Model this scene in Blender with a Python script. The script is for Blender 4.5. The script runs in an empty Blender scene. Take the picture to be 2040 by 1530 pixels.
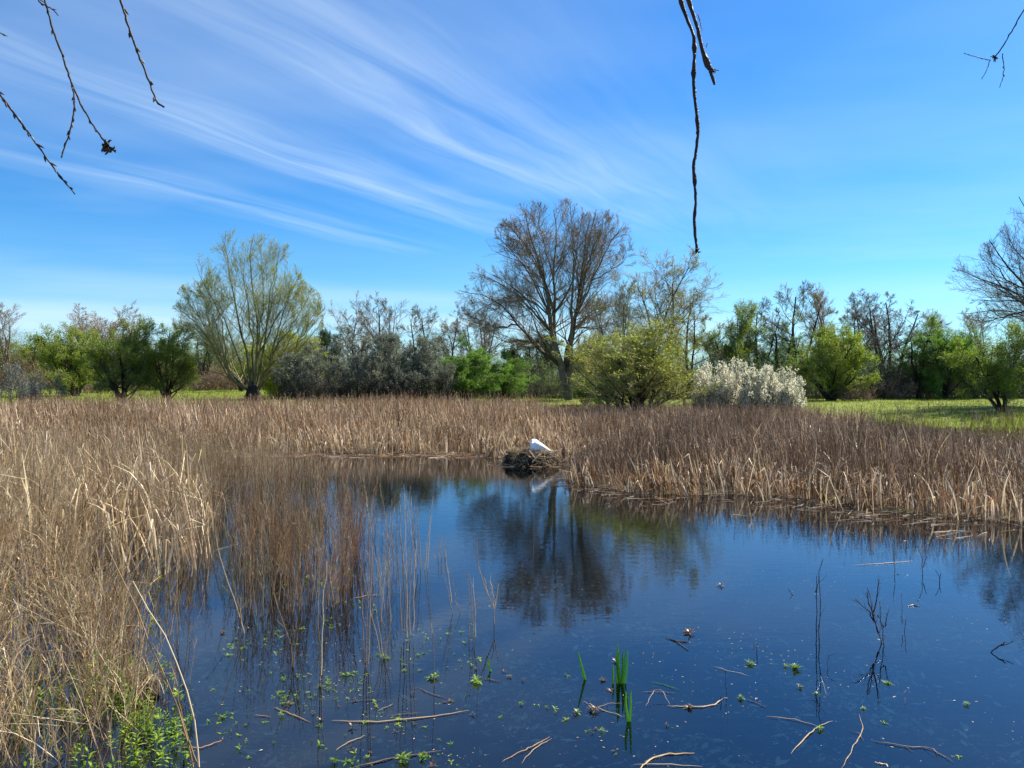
import bpy, math, random
import numpy as np
from mathutils import Vector
R = math.radians
S = bpy.context.scene
COL = S.collection
rng = np.random.default_rng(7)
random.seed(7)

# ------------------------------------------------------------------ camera
CH = 2.5                 # eye height above the water
F = 1541.0               # focal length in photo pixels (2040 wide)
HY = 757.0               # horizon row
cam = bpy.data.cameras.new('camera')
cam.sensor_width = 36.0
cam.lens = F / 2040 * 36
cam.clip_start = 0.05
cam.clip_end = 8000
cam.shift_y = -(765 - HY) / 2040
co = bpy.data.objects.new('camera', cam)
COL.objects.link(co)
co.location = (0, 0, CH)
co.rotation_euler = (R(90), 0, 0)
S.camera = co

# ------------------------------------------------------------------ light
SUN_AZ, SUN_EL = 58.0, 43.0       # azimuth from the view direction towards the right
sd_ = bpy.data.lights.new('sun', 'SUN')
sd_.energy = 5.0
sd_.angle = R(0.5)
sd_.color = (1.0, 0.94, 0.85)
so = bpy.data.objects.new('sun', sd_)
COL.objects.link(so)
sv = Vector((math.sin(R(SUN_AZ)) * math.cos(R(SUN_EL)), math.cos(R(SUN_AZ)) * math.cos(R(SUN_EL)), math.sin(R(SUN_EL))))
so.rotation_euler = sv.to_track_quat('Z', 'Y').to_euler()
so.location = (20, 10, 30)

S.view_settings.view_transform = 'Standard'
S.view_settings.look = 'None'
S.view_settings.exposure = 1.08
S.view_settings.gamma = 1.0

W = bpy.data.worlds.new('World')
S.world = W
W.use_nodes = True
nt = W.node_tree
nt.nodes.clear()


class NG:
    """small helper for building node graphs"""
    def __init__(s, tree):
        s.t = tree

    def n(s, kind, **kw):
        nd = s.t.nodes.new(kind)
        for k, v in kw.items():
            setattr(nd, k, v)
        return nd

    def put(s, sock, v):
        if isinstance(v, bpy.types.NodeSocket):
            s.t.links.new(v, sock)
        elif v is not None:
            sock.default_value = v

    def math(s, op, a, b=None, c=None, clamp=False):
        nd = s.n('ShaderNodeMath', operation=op, use_clamp=clamp)
        s.put(nd.inputs[0], a)
        s.put(nd.inputs[1], b)
        if c is not None:
            s.put(nd.inputs[2], c)
        return nd.outputs[0]

    def ramp(s, fac, stops, interp='LINEAR'):
        nd = s.n('ShaderNodeValToRGB')
        cr = nd.color_ramp
        cr.interpolation = interp
        while len(cr.elements) < len(stops):
            cr.elements.new(0.5)
        for e, (p, c) in zip(cr.elements, stops):
            e.position = p
            e.color = (c, c, c, 1) if not isinstance(c, tuple) else (c[0], c[1], c[2], 1)
        s.put(nd.inputs[0], fac)
        return nd.outputs[0]

    def mix(s, fac, a, b, mode='MIX'):
        nd = s.n('ShaderNodeMix', data_type='RGBA', blend_type=mode)
        s.put(nd.inputs[0], fac)
        s.put(nd.inputs[6], a if isinstance(a, bpy.types.NodeSocket) else (*a, 1))
        s.put(nd.inputs[7], b if isinstance(b, bpy.types.NodeSocket) else (*b, 1))
        return nd.outputs[2]

    def noise(s, vec, scale, detail=3, rough=0.5, dist=0.0):
        nd = s.n('ShaderNodeTexNoise')
        s.put(nd.inputs['Vector'], vec)
        nd.inputs['Scale'].default_value = scale
        nd.inputs['Detail'].default_value = detail
        nd.inputs['Roughness'].default_value = rough
        nd.inputs['Distortion'].default_value = dist
        return nd.outputs[0]

    def comb(s, x, y, z):
        nd = s.n('ShaderNodeCombineXYZ')
        for i, v in enumerate((x, y, z)):
            s.put(nd.inputs[i], v)
        return nd.outputs[0]


g = NG(nt)
sky = g.n('ShaderNodeTexSky', sky_type='NISHITA')
sky.sun_disc = False
sky.sun_elevation = R(SUN_EL)
sky.sun_rotation = R(SUN_AZ)
sky.altitude = 0
sky.air_density = 1.0
sky.dust_density = 0.25
sky.ozone_density = 3.0
hs = g.n('ShaderNodeHueSaturation')
hs.inputs['Saturation'].default_value = 1.22
hs.inputs['Value'].default_value = 1.0
g.put(hs.inputs['Color'], sky.outputs[0])
tc = g.n('ShaderNodeTexCoord')
sp = g.n('ShaderNodeSeparateXYZ')
g.put(sp.inputs[0], tc.outputs['Generated'])
dz = g.math('MAXIMUM', sp.outputs[2], 0.02)
px_ = g.math('DIVIDE', sp.outputs[0], dz)
py_ = g.math('DIVIDE', sp.outputs[1], dz)
ca, sa = math.cos(R(30)), math.sin(R(30))
u = g.math('ADD', g.math('MULTIPLY', px_, sa), g.math('MULTIPLY', py_, ca))     # along the wind
v = g.math('SUBTRACT', g.math('MULTIPLY', px_, ca), g.math('MULTIPLY', py_, sa))  # across
wv = g.comb(g.math('MULTIPLY', u, 0.35), g.math('MULTIPLY', v, 0.8), 0.0)
warp = g.math('SUBTRACT', g.noise(wv, 1.3, 3, 0.55), 0.5)
v2 = g.math('ADD', v, g.math('MULTIPLY', warp, 0.55))
vn = g.math('DIVIDE', g.math('ADD', v2, 5.0), 5.0)       # v -5..0 -> 0..1
den_v = g.ramp(vn, [(0.05, 0.0), (0.20, 0.05), (0.275, 0.62), (0.32, 0.30), (0.36, 0.03), (0.42, 0.15), (0.475, 0.80),
                    (0.53, 0.62), (0.565, 0.10), (0.60, 0.26), (0.635, 0.85), (0.68, 0.60), (0.76, 0.26), (0.84, 0.06), (0.95, 0.0)],
               'EASE')
un = g.math('DIVIDE', u, 8.0)
den_u = g.ramp(un, [(0.0, 0.8), (0.15, 0.62), (0.24, 0.75), (0.42, 1.0), (0.56, 0.75), (0.68, 0.14), (0.80, 0.05)], 'EASE')
st = g.comb(g.math('MULTIPLY', u, 0.35), g.math('MULTIPLY', v2, 4.0), 3.7)
streak = g.noise(st, 1.6, 5, 0.56, 0.35)
st2 = g.comb(g.math('MULTIPLY', u, 0.6), g.math('MULTIPLY', v2, 1.6), 9.1)
patch = g.noise(st2, 1.0, 3, 0.5)
streak = g.math('MULTIPLY', g.ramp(streak, [(0.33, 0.10), (0.68, 1.0)]), g.ramp(patch, [(0.3, 0.55), (0.65, 1.0)]))
dens = g.math('MULTIPLY', g.math('MULTIPLY', den_v, den_u), streak)
# faint veil on the right and a pale bank low over the horizon
veil = g.noise(g.comb(g.math('MULTIPLY', px_, 0.35), g.math('MULTIPLY', py_, 0.5), 4.0), 0.9, 4, 0.55)
veil = g.math('MULTIPLY', g.ramp(veil, [(0.42, 0.0), (0.75, 1.0)]), 0.20)
dens = g.math('ADD', g.math('MULTIPLY', dens, 0.55), veil, clamp=True)
low = g.ramp(sp.outputs[2], [(0.0, 1.0), (0.07, 0.85), (0.10, 0.45), (0.135, 0.10), (0.2, 0.0)], 'EASE')
lown = g.noise(g.comb(g.math('MULTIPLY', sp.outputs[0], 1.2), g.math('MULTIPLY', sp.outputs[2], 14.0), sp.outputs[1]), 2.2, 4, 0.5)
low = g.math('MULTIPLY', low, g.ramp(lown, [(0.3, 0.35), (0.62, 1.0)]))
left = g.ramp(g.math('ADD', g.math('MULTIPLY', sp.outputs[0], 0.5), 0.5), [(0.0, 1.0), (0.55, 0.9), (0.68, 0.6), (1.0, 0.5)])
low = g.math('MULTIPLY', low, left)
tot = g.math('MAXIMUM', dens, g.math('MULTIPLY', low, 0.75))
cloudcol = (5.9, 7.2, 8.3)
mixed = g.mix(tot, g.mix(1.0, hs.outputs[0], (0.46, 0.87, 1.15), 'MULTIPLY'), cloudcol)
bg = g.n('ShaderNodeBackground')
g.put(bg.inputs[0], mixed)
bg.inputs[1].default_value = 0.071
wo = g.n('ShaderNodeOutputWorld')
g.put(wo.inputs[0], bg.outputs[0])

# ------------------------------------------------------------------ helpers
def at(px, py, Y):
    return np.array([(px - 1020) / F * Y, Y, CH + (HY - py) / F * Y])


def gp(px, py):
    Y = CH * F / (py - HY)
    return np.array([(px - 1020) / F * Y, Y, 0.0])


def unit(a):
    return a / np.maximum(np.linalg.norm(a, axis=-1, keepdims=True), 1e-9)


def thing(name, label, cat, loc=(0, 0, 0), rz=0.0, scale=(1, 1, 1), group=None):
    o = bpy.data.objects.new(name, None)
    COL.objects.link(o)
    o.location = tuple(float(c) for c in loc)
    o.rotation_euler = (0, 0, rz)
    o.scale = scale
    o['label'] = label
    o['category'] = cat
    if group:
        o['group'] = group
    return o


def tag(o, label, cat, group=None, kind=None):
    if label:
        o['label'] = label
    if cat:
        o['category'] = cat
    if group:
        o['group'] = group
    if kind:
        o['kind'] = kind
    return o


class MB:
    """collects numpy geometry for one mesh"""
    def __init__(s):
        s.v, s.f, s.r, s.m, s.n = [], [], [], [], 0

    def add(s, v, f, r, mat=0):
        v = np.asarray(v, float).reshape(-1, 3)
        f = np.asarray(f, int).reshape(-1, 4)
        s.v.append(v)
        s.f.append(f + s.n)
        s.r.append(np.broadcast_to(np.asarray(r, float), (len(v),)).copy())
        s.m.append(np.full(len(f), mat))
        s.n += len(v)

    def mesh(s, name, mats, smooth=True):
        me = bpy.data.meshes.new(name)
        if not s.v:
            return me
        v = np.concatenate(s.v)
        f = np.concatenate(s.f)
        r = np.concatenate(s.r)
        m = np.concatenate(s.m)
        me.vertices.add(len(v))
        me.vertices.foreach_set('co', v.astype(np.float32).ravel())
        tri = f[:, 2] == f[:, 3]
        cnt = np.where(tri, 3, 4)
        keep = np.ones(f.shape, bool)
        keep[tri, 3] = False
        idx = f[keep]
        me.loops.add(len(idx))
        me.loops.foreach_set('vertex_index', idx.astype(np.int32))
        me.polygons.add(len(f))
        st = np.concatenate([[0], np.cumsum(cnt)[:-1]])
        me.polygons.foreach_set('loop_start', st.astype(np.int32))
        me.polygons.foreach_set('loop_total', cnt.astype(np.int32))
        me.polygons.foreach_set('material_index', m.astype(np.int32))
        me.polygons.foreach_set('use_smooth', np.full(len(f), smooth))
        a = me.attributes.new('rnd', 'FLOAT', 'POINT')
        a.data.foreach_set('value', r.astype(np.float32))
        for mt in (mats if isinstance(mats, (list, tuple)) else [mats]):
            me.materials.append(mt)
        me.update(calc_edges=True)
        me.validate()
        return me

    def build(s, name, mats, parent=None, smooth=True):
        o = bpy.data.objects.new(name, s.mesh(name, mats, smooth))
        COL.objects.link(o)
        if parent:
            o.parent = parent
        return o


def tubes(mb, pts, rad, rnd, sides=3, mat=0, cap=False):
    """pts (N,K,3), rad (N,K)"""
    pts = np.asarray(pts, float)
    if pts.ndim == 2:
        pts = pts[None]
    rad = np.asarray(rad, float)
    if rad.ndim == 1:
        rad = rad[None]
    N, K, _ = pts.shape
    if N == 0:
        return
    d = np.empty_like(pts)
    d[:, 1:-1] = pts[:, 2:] - pts[:, :-2]
    d[:, 0] = pts[:, 1] - pts[:, 0]
    d[:, -1] = pts[:, -1] - pts[:, -2]
    d = unit(d)
    ref = np.zeros((N, 1, 3))
    md = unit(pts[:, -1] - pts[:, 0] + 1e-6)
    ref[np.abs(md[:, 0]) < 0.8, 0, 0] = 1
    ref[np.abs(md[:, 0]) >= 0.8, 0, 1] = 1
    a = unit(np.cross(d, ref))
    b = np.cross(d, a)
    ang = np.arange(sides) / sides * 2 * np.pi
    ring = (a[:, :, None] * np.cos(ang)[None, None, :, None] + b[:, :, None] * np.sin(ang)[None, None, :, None]) * rad[:, :, None, None]
    v = pts[:, :, None] + ring
    i = np.arange(N)[:, None, None] * K * sides
    k = np.arange(K - 1)[None, :, None] * sides
    s0 = np.arange(sides)[None, None, :]
    s1 = (s0 + 1) % sides
    f = np.stack(np.broadcast_arrays(i + k + s0, i + k + s1, i + k + sides + s1, i + k + sides + s0), -1)
    rr = np.repeat(np.broadcast_to(np.asarray(rnd, float), (N,)), K * sides)
    mb.add(v, f, rr, mat)


def ribbons(mb, pts, wid, side, rnd, mat=0):
    """flat strips: pts (N,K,3), wid (N,K), side (N,3) unit width direction"""
    N, K, _ = pts.shape
    if N == 0:
        return
    off = side[:, None, :] * wid[:, :, None] * 0.5
    v = np.stack([pts - off, pts + off], 2)
    i = np.arange(N)[:, None] * K * 2
    k = np.arange(K - 1)[None] * 2
    f = np.stack([i + k, i + k + 1, i + k + 3, i + k + 2], -1)
    mb.add(v, f, np.repeat(np.broadcast_to(np.asarray(rnd, float), (N,)), K * 2), mat)


def leaves(mb, P, size, rnd, mat=0, aspect=0.5, up=0.0):
    """small diamond leaves at P"""
    N = len(P)
    if N == 0:
        return
    d = rng.normal(size=(N, 3))
    d[:, 2] += up
    d = unit(d)
    s = unit(np.cross(d, rng.normal(size=(N, 3))))
    L = (np.broadcast_to(size, (N,)) * rng.uniform(0.6, 1.3, N))[:, None]
    v = np.stack([P, P + d * L * .5 + s * L * aspect * .5, P + d * L, P + d * L * .5 - s * L * aspect * .5], 1)
    i = np.arange(N)[:, None] * 4
    mb.add(v, i + np.arange(4)[None], np.repeat(np.broadcast_to(rnd, (N,)), 4), mat)


# ------------------------------------------------------------------ materials
def mat_ramp(name, stops, transl=0.0, rough=0.7, spec=0.2, noise=None, bump=0.0):
    m = bpy.data.materials.new(name)
    m.use_nodes = True
    t = m.node_tree
    t.nodes.clear()
    q = NG(t)
    at_ = q.n('ShaderNodeAttribute', attribute_name='rnd')
    c = q.ramp(at_.outputs['Fac'], [(i / max(1, len(stops) - 1), s) for i, s in enumerate(stops)])
    geo = q.n('ShaderNodeNewGeometry')
    if noise:
        nz = q.noise(geo.outputs['Position'], noise[0], 4, 0.6)
        c = q.mix(q.ramp(nz, [(0.35, 0.0), (0.65, 1.0)]), c, q.mix(1.0, c, (noise[1],) * 3, 'MULTIPLY'))
    p = q.n('ShaderNodeBsdfPrincipled')
    q.put(p.inputs['Base Color'], c)
    p.inputs['Roughness'].default_value = rough
    p.inputs['Specular IOR Level'].default_value = spec
    if bump:
        b = q.n('ShaderNodeBump')
        b.inputs['Strength'].default_value = bump
        b.inputs['Distance'].default_value = 0.02
        q.put(b.inputs['Height'], q.noise(geo.outputs['Position'], 30, 4, 0.6))
        q.put(p.inputs['Normal'], b.outputs[0])
    out = q.n('ShaderNodeOutputMaterial')
    if transl > 0:
        tr = q.n('ShaderNodeBsdfTranslucent')
        q.put(tr.inputs[0], c)
        mx = q.n('ShaderNodeMixShader')
        mx.inputs[0].default_value = transl
        q.put(mx.inputs[1], p.outputs[0])
        q.put(mx.inputs[2], tr.outputs[0])
        q.put(out.inputs[0], mx.outputs[0])
    else:
        q.put(out.inputs[0], p.outputs[0])
    return m


M = {}
M['bark'] = mat_ramp('bark', [(.07, .055, .038), (.15, .12, .085), (.23, .19, .135)], noise=(3, .55), bump=.6)
M['bark_dark'] = mat_ramp('bark_dark', [(.022, .018, .015), (.05, .04, .032), (.085, .07, .055)], noise=(4, .5), bump=.6)
M['bark_olive'] = mat_ramp('bark_olive', [(.10, .095, .045), (.17, .155, .075), (.24, .21, .11)], noise=(4, .55), bump=.5)
M['twig_brown'] = mat_ramp('twig_brown', [(.15, .115, .075), (.27, .21, .14), (.40, .33, .23)])
M['twig_grey'] = mat_ramp('twig_grey', [(.075, .065, .05), (.14, .12, .095), (.22, .195, .155)])
M['twig_olive'] = mat_ramp('twig_olive', [(.18, .18, .055), (.30, .29, .10), (.42, .39, .16)])
M['twig_rust'] = mat_ramp('twig_rust', [(.15, .10, .06), (.26, .18, .11), (.38, .28, .18)])
M['twig_black'] = mat_ramp('twig_black', [(.03, .026, .022), (.055, .05, .042), (.09, .08, .07)])
M['leaf_green'] = mat_ramp('leaf_green', [(.07, .17, .015), (.16, .33, .028), (.28, .46, .045)], .55, .5, .3)
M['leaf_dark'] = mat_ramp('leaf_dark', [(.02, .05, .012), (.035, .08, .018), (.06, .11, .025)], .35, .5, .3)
M['leaf_yellow'] = mat_ramp('leaf_yellow', [(.22, .31, .015), (.36, .44, .025), (.52, .55, .05)], .55, .5, .3)
M['leaf_olive'] = mat_ramp('leaf_olive', [(.10, .17, .015), (.21, .30, .022), (.33, .41, .04)], .55, .5, .3)
M['leaf_bud'] = mat_ramp('leaf_bud', [(.28, .32, .05), (.42, .47, .08), (.52, .55, .14)], .5, .6, .2)
M['leaf_rust'] = mat_ramp('leaf_rust', [(.12, .08, .05), (.20, .14, .09), (.26, .20, .13)], .3, .6, .2)
M['bud_grey'] = mat_ramp('bud_grey', [(.11, .125, .075), (.20, .22, .145), (.40, .42, .30)], .3, .6, .2)
M['blossom'] = mat_ramp('blossom', [(.56, .54, .36), (.72, .70, .51), (.84, .82, .68)], .5, .6, .2)
M['sallow'] = mat_ramp('sallow', [(.14, .18, .14), (.24, .29, .23), (.38, .42, .35)], .3, .6, .2)
M['reed_tan'] = mat_ramp('reed_tan', [(.09, .055, .03), (.29, .19, .11), (.48, .335, .20), (.80, .65, .45)], .25, .6, .2)
M['reed_straw'] = mat_ramp('reed_straw', [(.20, .115, .045), (.44, .30, .14), (.62, .47, .26), (.85, .74, .52)], .25, .5, .3)
M['reed_grey'] = mat_ramp('reed_grey', [(.055, .033, .02), (.15, .095, .058), (.28, .19, .122), (.64, .51, .36)], .22, .6, .2)
M['reed_rust'] = mat_ramp('reed_rust', [(.14, .06, .025), (.34, .17, .07), (.52, .33, .17), (.82, .71, .55)], .25, .5, .3)
M['stem_tan'] = mat_ramp('stem_tan', [(.15, .09, .04), (.38, .26, .13), (.56, .42, .23), (.76, .63, .41)], .15, .6, .25)
M['stem_red'] = mat_ramp('stem_red', [(.17, .07, .03), (.36, .20, .095), (.48, .33, .18), (.66, .53, .34)], .15, .6, .25)
M['stick'] = mat_ramp('stick', [(.07, .04, .02), (.19, .12, .065), (.32, .23, .14)], 0, .45, .4, noise=(25, .5))
M['wet_stem'] = mat_ramp('wet_stem', [(.03, .022, .018), (.07, .05, .04), (.13, .10, .08)], 0, .4, .4)
M['weed'] = mat_ramp('weed', [(.09, .17, .01), (.20, .33, .02), (.36, .48, .05)], .4, .4, .4)
M['weed_red'] = mat_ramp('weed_red', [(.09, .045, .03), (.16, .09, .05), (.14, .16, .04)], .2, .4, .4)
M['iris'] = mat_ramp('iris', [(.12, .34, .02), (.20, .46, .04), (.32, .56, .10)], .6, .3, .5)
M['grass'] = mat_ramp('grass', [(.10, .14, .012), (.19, .24, .02), (.29, .33, .04)], .4, .5, .2)
M['nest'] = mat_ramp('nest', [(.02, .015, .012), (.04, .03, .022), (.06, .045, .03)], 0, .9, .1, noise=(20, .5), bump=1)
M['swan'] = mat_ramp('swan', [(.80, .79, .76), (.80, .79, .76)], 0, .6, .2)
M['bill'] = mat_ramp('bill', [(.75, .25, .04), (.75, .25, .04)], 0, .4, .4)
M['hang'] = mat_ramp('hang', [(.035, .022, .02), (.06, .042, .035), (.10, .075, .06)], 0, .6, .3, noise=(90, .45), bump=.5)
M['hangbud'] = mat_ramp('hangbud', [(.07, .05, .035), (.16, .14, .09), (.28, .27, .18)], 0, .5, .3)

# ------------------------------------------------------------------ terrain
POND = np.array([(-6, 3.3), (6, 3.2), (16, 4), (19, 12), (12.2, 13.2), (9.0, 13.7), (7.4, 14.5), (6.25, 15.6), (5.9, 16.9),
                 (3.07, 17.0), (1.9, 18.2), (1.3, 19.6), (1.7, 22.5), (1.3, 25.5), (-3, 26.3), (-8, 26.5), (-12.0, 26.8), (-18, 27), (-25, 26.5), (-22, 12), (-12, 4)])


def poly_sd(P, poly):
    """signed distance (positive outside)"""
    d = np.full(len(P), 1e9)
    inside = np.zeros(len(P), bool)
    n = len(poly)
    for i in range(n):
        a, b = poly[i], poly[(i + 1) % n]
        e = b - a
        w = P - a
        t = np.clip((w @ e) / (e @ e), 0, 1)
        d = np.minimum(d, np.linalg.norm(w - t[:, None] * e, axis=1))
        c = (a[1] > P[:, 1]) != (b[1] > P[:, 1])
        with np.errstate(divide='ignore', invalid='ignore'):
            xi = (b[0] - a[0]) * (P[:, 1] - a[1]) / (b[1] - a[1]) + a[0]
        inside ^= c & (P[:, 0] < xi)
    return np.where(inside, -d, d)


def sstep(x, a, b):
    t = np.clip((x - a) / (b - a), 0, 1)
    return t * t * (3 - 2 * t)


def wob(x, y, s=1.0):
    return (np.sin(x * .9 * s + 1.3) * np.cos(y * .7 * s + .4) + .5 * np.sin(x * 2.3 * s + y * 1.7 * s) + .25 * np.sin(x * 5.1 * s - y * 4.3 * s + 2)) / 1.75


def ground(x, y):
    x = np.atleast_1d(np.asarray(x, float))
    y = np.atleast_1d(np.asarray(y, float))
    sd = poly_sd(np.stack([x, y], 1), POND)
    land = 0.35 * sstep(sd, 0, 15) + 0.65 * sstep(sd, 12, 30) + 0.02
    land += 0.9 * sstep(y, 60, 112) * sstep(-x, 5, 30)
    near = np.clip((3.3 - y) * 0.7, 0, 0.9)
    land = np.where(y < 4, np.maximum(near, np.minimum(land, .05)), land)
    z = np.where(sd < 0, -0.42 * sstep(-sd, -0.0, 2.2) - 0.005, land)
    z = z + np.where(sd > 0, 0.035 * wob(x, y, .7) * sstep(sd, 0.3, 4), 0.03 * wob(x, y, 1.3) * sstep(-sd, .6, 3))
    return z


def axis(lo, hi, step, far, grow=1.18):
    a = list(np.arange(lo, hi + 1e-6, step))
    s, p = step, a[-1]
    while p < far:
        s *= grow
        p += s
        a.append(p)
    s, p = step, a[0]
    while p > -far:
        s *= grow
        p -= s
        a.insert(0, p)
    return np.array(a)


gx = axis(-36, 40, .5, 3500)
gy = axis(-2, 62, .4, 3500)
GX, GY = np.meshgrid(gx, gy)
GZ = ground(GX.ravel(), GY.ravel())
mb = MB()
nx, ny = len(gx), len(gy)
ii = (np.arange(ny - 1)[:, None] * nx + np.arange(nx - 1)[None]).ravel()
sdg = poly_sd(np.stack([GX.ravel(), GY.ravel()], 1), POND)
ang = GX.ravel() / np.maximum(GY.ravel(), 1)
mead = np.where(ang > .33, sstep(sdg, 11, 15), sstep(sdg, 16, 22))
mb.add(np.stack([GX.ravel(), GY.ravel(), GZ], 1), np.stack([ii, ii + 1, ii + nx + 1, ii + nx], 1), mead)
m = bpy.data.materials.new('ground')
m.use_nodes = True
t = m.node_tree
t.nodes.clear()
q = NG(t)
geo = q.n('ShaderNodeNewGeometry')
a_ = q.n('ShaderNodeAttribute', attribute_name='rnd')
n1 = q.noise(geo.outputs['Position'], 0.35, 5, .6)
n2 = q.noise(geo.outputs['Position'], 6, 5, .65)
green = q.mix(q.ramp(n1, [(.35, 0.), (.65, 1.)]), (.13, .18, .02), (.21, .24, .035))
green = q.mix(q.ramp(n2, [(.4, 0.), (.7, .8)]), green, (.10, .12, .02))
n3 = q.noise(geo.outputs['Position'], 1.1, 5, .6)
green = q.mix(q.ramp(n3, [(.52, 0.), (.68, .75)]), green, (.20, .165, .06))
mud = q.mix(q.ramp(n2, [(.35, 0.), (.65, 1.)]), (.04, .032, .02), (.17, .12, .065))
mud = q.mix(q.ramp(q.noise(geo.outputs['Position'], 1.7, 5, .65), [(.5, 0.), (.66, .7)]), mud, (.07, .10, .03))
colr = q.mix(q.ramp(q.math('ADD', a_.outputs['Fac'], q.math('MULTIPLY', q.math('SUBTRACT', n2, .5), .6)), [(.4, 0.), (.6, 1.)]), mud, green)
p = q.n('ShaderNodeBsdfPrincipled')
q.put(p.inputs['Base Color'], colr)
p.inputs['Roughness'].default_value = .9
p.inputs['Specular IOR Level'].default_value = .1
b = q.n('ShaderNodeBump')
b.inputs['Strength'].default_value = .7
b.inputs['Distance'].default_value = .08
q.put(b.inputs['Height'], q.noise(geo.outputs['Position'], 3.5, 6, .65))
q.put(p.inputs['Normal'], b.outputs[0])
o_ = q.n('ShaderNodeOutputMaterial')
q.put(o_.inputs[0], p.outputs[0])
gr = mb.build('ground', m)
tag(gr, None, None, kind='structure')

# water sheet (a little larger than the pond; the banks rise through it)
m = bpy.data.materials.new('water')
m.use_nodes = True
t = m.node_tree
t.nodes.clear()
q = NG(t)
geo = q.n('ShaderNodeNewGeometry')
mp = q.n('ShaderNodeMapping')
mp.inputs['Scale'].default_value = (.8, 2.2, 1)
q.put(mp.inputs[0], geo.outputs['Position'])
w1 = q.noise(mp.outputs[0], 2.6, 3, .55)
w2 = q.noise(mp.outputs[0], 9.0, 2, .5)
calm = q.noise(geo.outputs['Position'], .13, 2, .5)
sep = q.n('ShaderNodeSeparateXYZ')
q.put(sep.inputs[0], geo.outputs['Position'])
far = q.ramp(q.math('DIVIDE', sep.outputs[1], 30), [(.12, .25), (.25, .5), (.38, 1.0), (1, 1.0)])
amp = q.math('MULTIPLY', q.ramp(calm, [(.35, .45), (.65, 1.)]), far)
b = q.n('ShaderNodeBump')
b.inputs['Distance'].default_value = .006
q.put(b.inputs['Strength'], q.math('MULTIPLY', amp, .36))
q.put(b.inputs['Height'], q.math('ADD', w1, q.math('MULTIPLY', w2, .3)))
fr = q.n('ShaderNodeFresnel')
fr.inputs['IOR'].default_value = 1.74
q.put(fr.inputs['Normal'], b.outputs[0])
gl = q.n('ShaderNodeBsdfGlossy')
gl.inputs['Roughness'].default_value = .015
gl.inputs['Color'].default_value = (.92, .95, 1, 1)
q.put(gl.inputs['Normal'], b.outputs[0])
tr = q.n('ShaderNodeBsdfTransparent')
tr.inputs[0].default_value = (.93, .94, .90, 1)
mx = q.n('ShaderNodeMixShader')
q.put(mx.inputs[0], fr.outputs[0])
q.put(mx.inputs[1], tr.outputs[0])
q.put(mx.inputs[2], gl.outputs[0])
o_ = q.n('ShaderNodeOutputMaterial')
q.put(o_.inputs[0], mx.outputs[0])
mb = MB()
mb.add([(-27, 2.6, 0), (21, 2.6, 0), (21, 28, 0), (-27, 28, 0)], [(0, 1, 2, 3)], 0)
wt = mb.build('pond_water', m)
tag(wt, None, None, kind='structure')

# ------------------------------------------------------------------ tree growing
def grow(P, D, L, Rr, n, wander, trop):
    N = len(P)
    pts, dirs = [P], [D]
    d = D
    for i in range(n):
        d = unit(d + wander * rng.normal(size=(N, 3)) + np.array([0, 0, trop]))
        P = P + d * (L / n)[:, None]
        pts.append(P)
        dirs.append(d)
    t = np.linspace(0, 1, n + 1)[None]
    return np.stack(pts, 1), np.stack(dirs, 1), Rr[:, None] * (1 - .75 * t)


def spawn(lv, L, k, t0, t1, amin, amax, ratio, env=None, rfac=.55):
    pts, dirs, rad = lv
    N, K, _ = pts.shape
    tt = (np.arange(k)[None] + rng.uniform(0, 1, (N, k))) / k * (t1 - t0) + t0
    x = tt * (K - 1)
    i = np.clip(x.astype(int), 0, K - 2)
    fr = (x - i)[..., None]
    r = np.arange(N)[:, None]
    P = pts[r, i] * (1 - fr) + pts[r, i + 1] * fr
    d = dirs[r, i + 1]
    rd = rad[r, i] * (1 - fr[..., 0]) + rad[r, i + 1] * fr[..., 0]
    P = P.reshape(-1, 3)
    d = d.reshape(-1, 3)
    a = np.radians(rng.uniform(amin, amax, len(P)))
    pv = unit(np.cross(d, rng.normal(size=d.shape)))
    D = unit(d * np.cos(a)[:, None] + pv * np.sin(a)[:, None])
    Lc = np.repeat(L, k) * ratio * (1.15 - .65 * tt.ravel()) * rng.uniform(.65, 1.25, len(P))
    Rc = rd.ravel() * rfac
    if env is not None:
        D, Lc, keep = fit(P, D, Lc, env)
        P, D, Lc, Rc = P[keep], D[keep], Lc[keep], Rc[keep]
    return P, D, Lc, Rc


def fit(P, D, L, env):
    L = L.copy()
    L0 = L.copy()
    for _ in range(5):
        out = ~env(P + D * L[:, None])
        L[out] *= .84
    ok = env(P + D * L[:, None] * .7)
    return D, L, (ok | (rng.uniform(0, 1, len(L)) < .12)) & (L > .05) & (L > .30 * L0)


def ell(cx, cy, cz, rx, ry, rz, noise=.12, seed=0):
    ph = seed * 1.7
    def f(p):
        q_ = (p - np.array([cx, cy, cz])) / np.array([rx, ry, rz])
        r = np.linalg.norm(q_, axis=1)
        u_ = q_ / np.maximum(r, 1e-6)[:, None]
        lim = 1 + noise * (np.sin(u_[:, 0] * 7 + ph) + np.sin(u_[:, 2] * 9 + ph * 2) + np.sin(u_[:, 1] * 6 - ph)) / 1.5
        return r < lim
    return f


def union(*fs):
    def f(p):
        o = np.zeros(len(p), bool)
        for x in fs:
            o |= x(p)
        return o
    return f


MESH = {}


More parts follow.
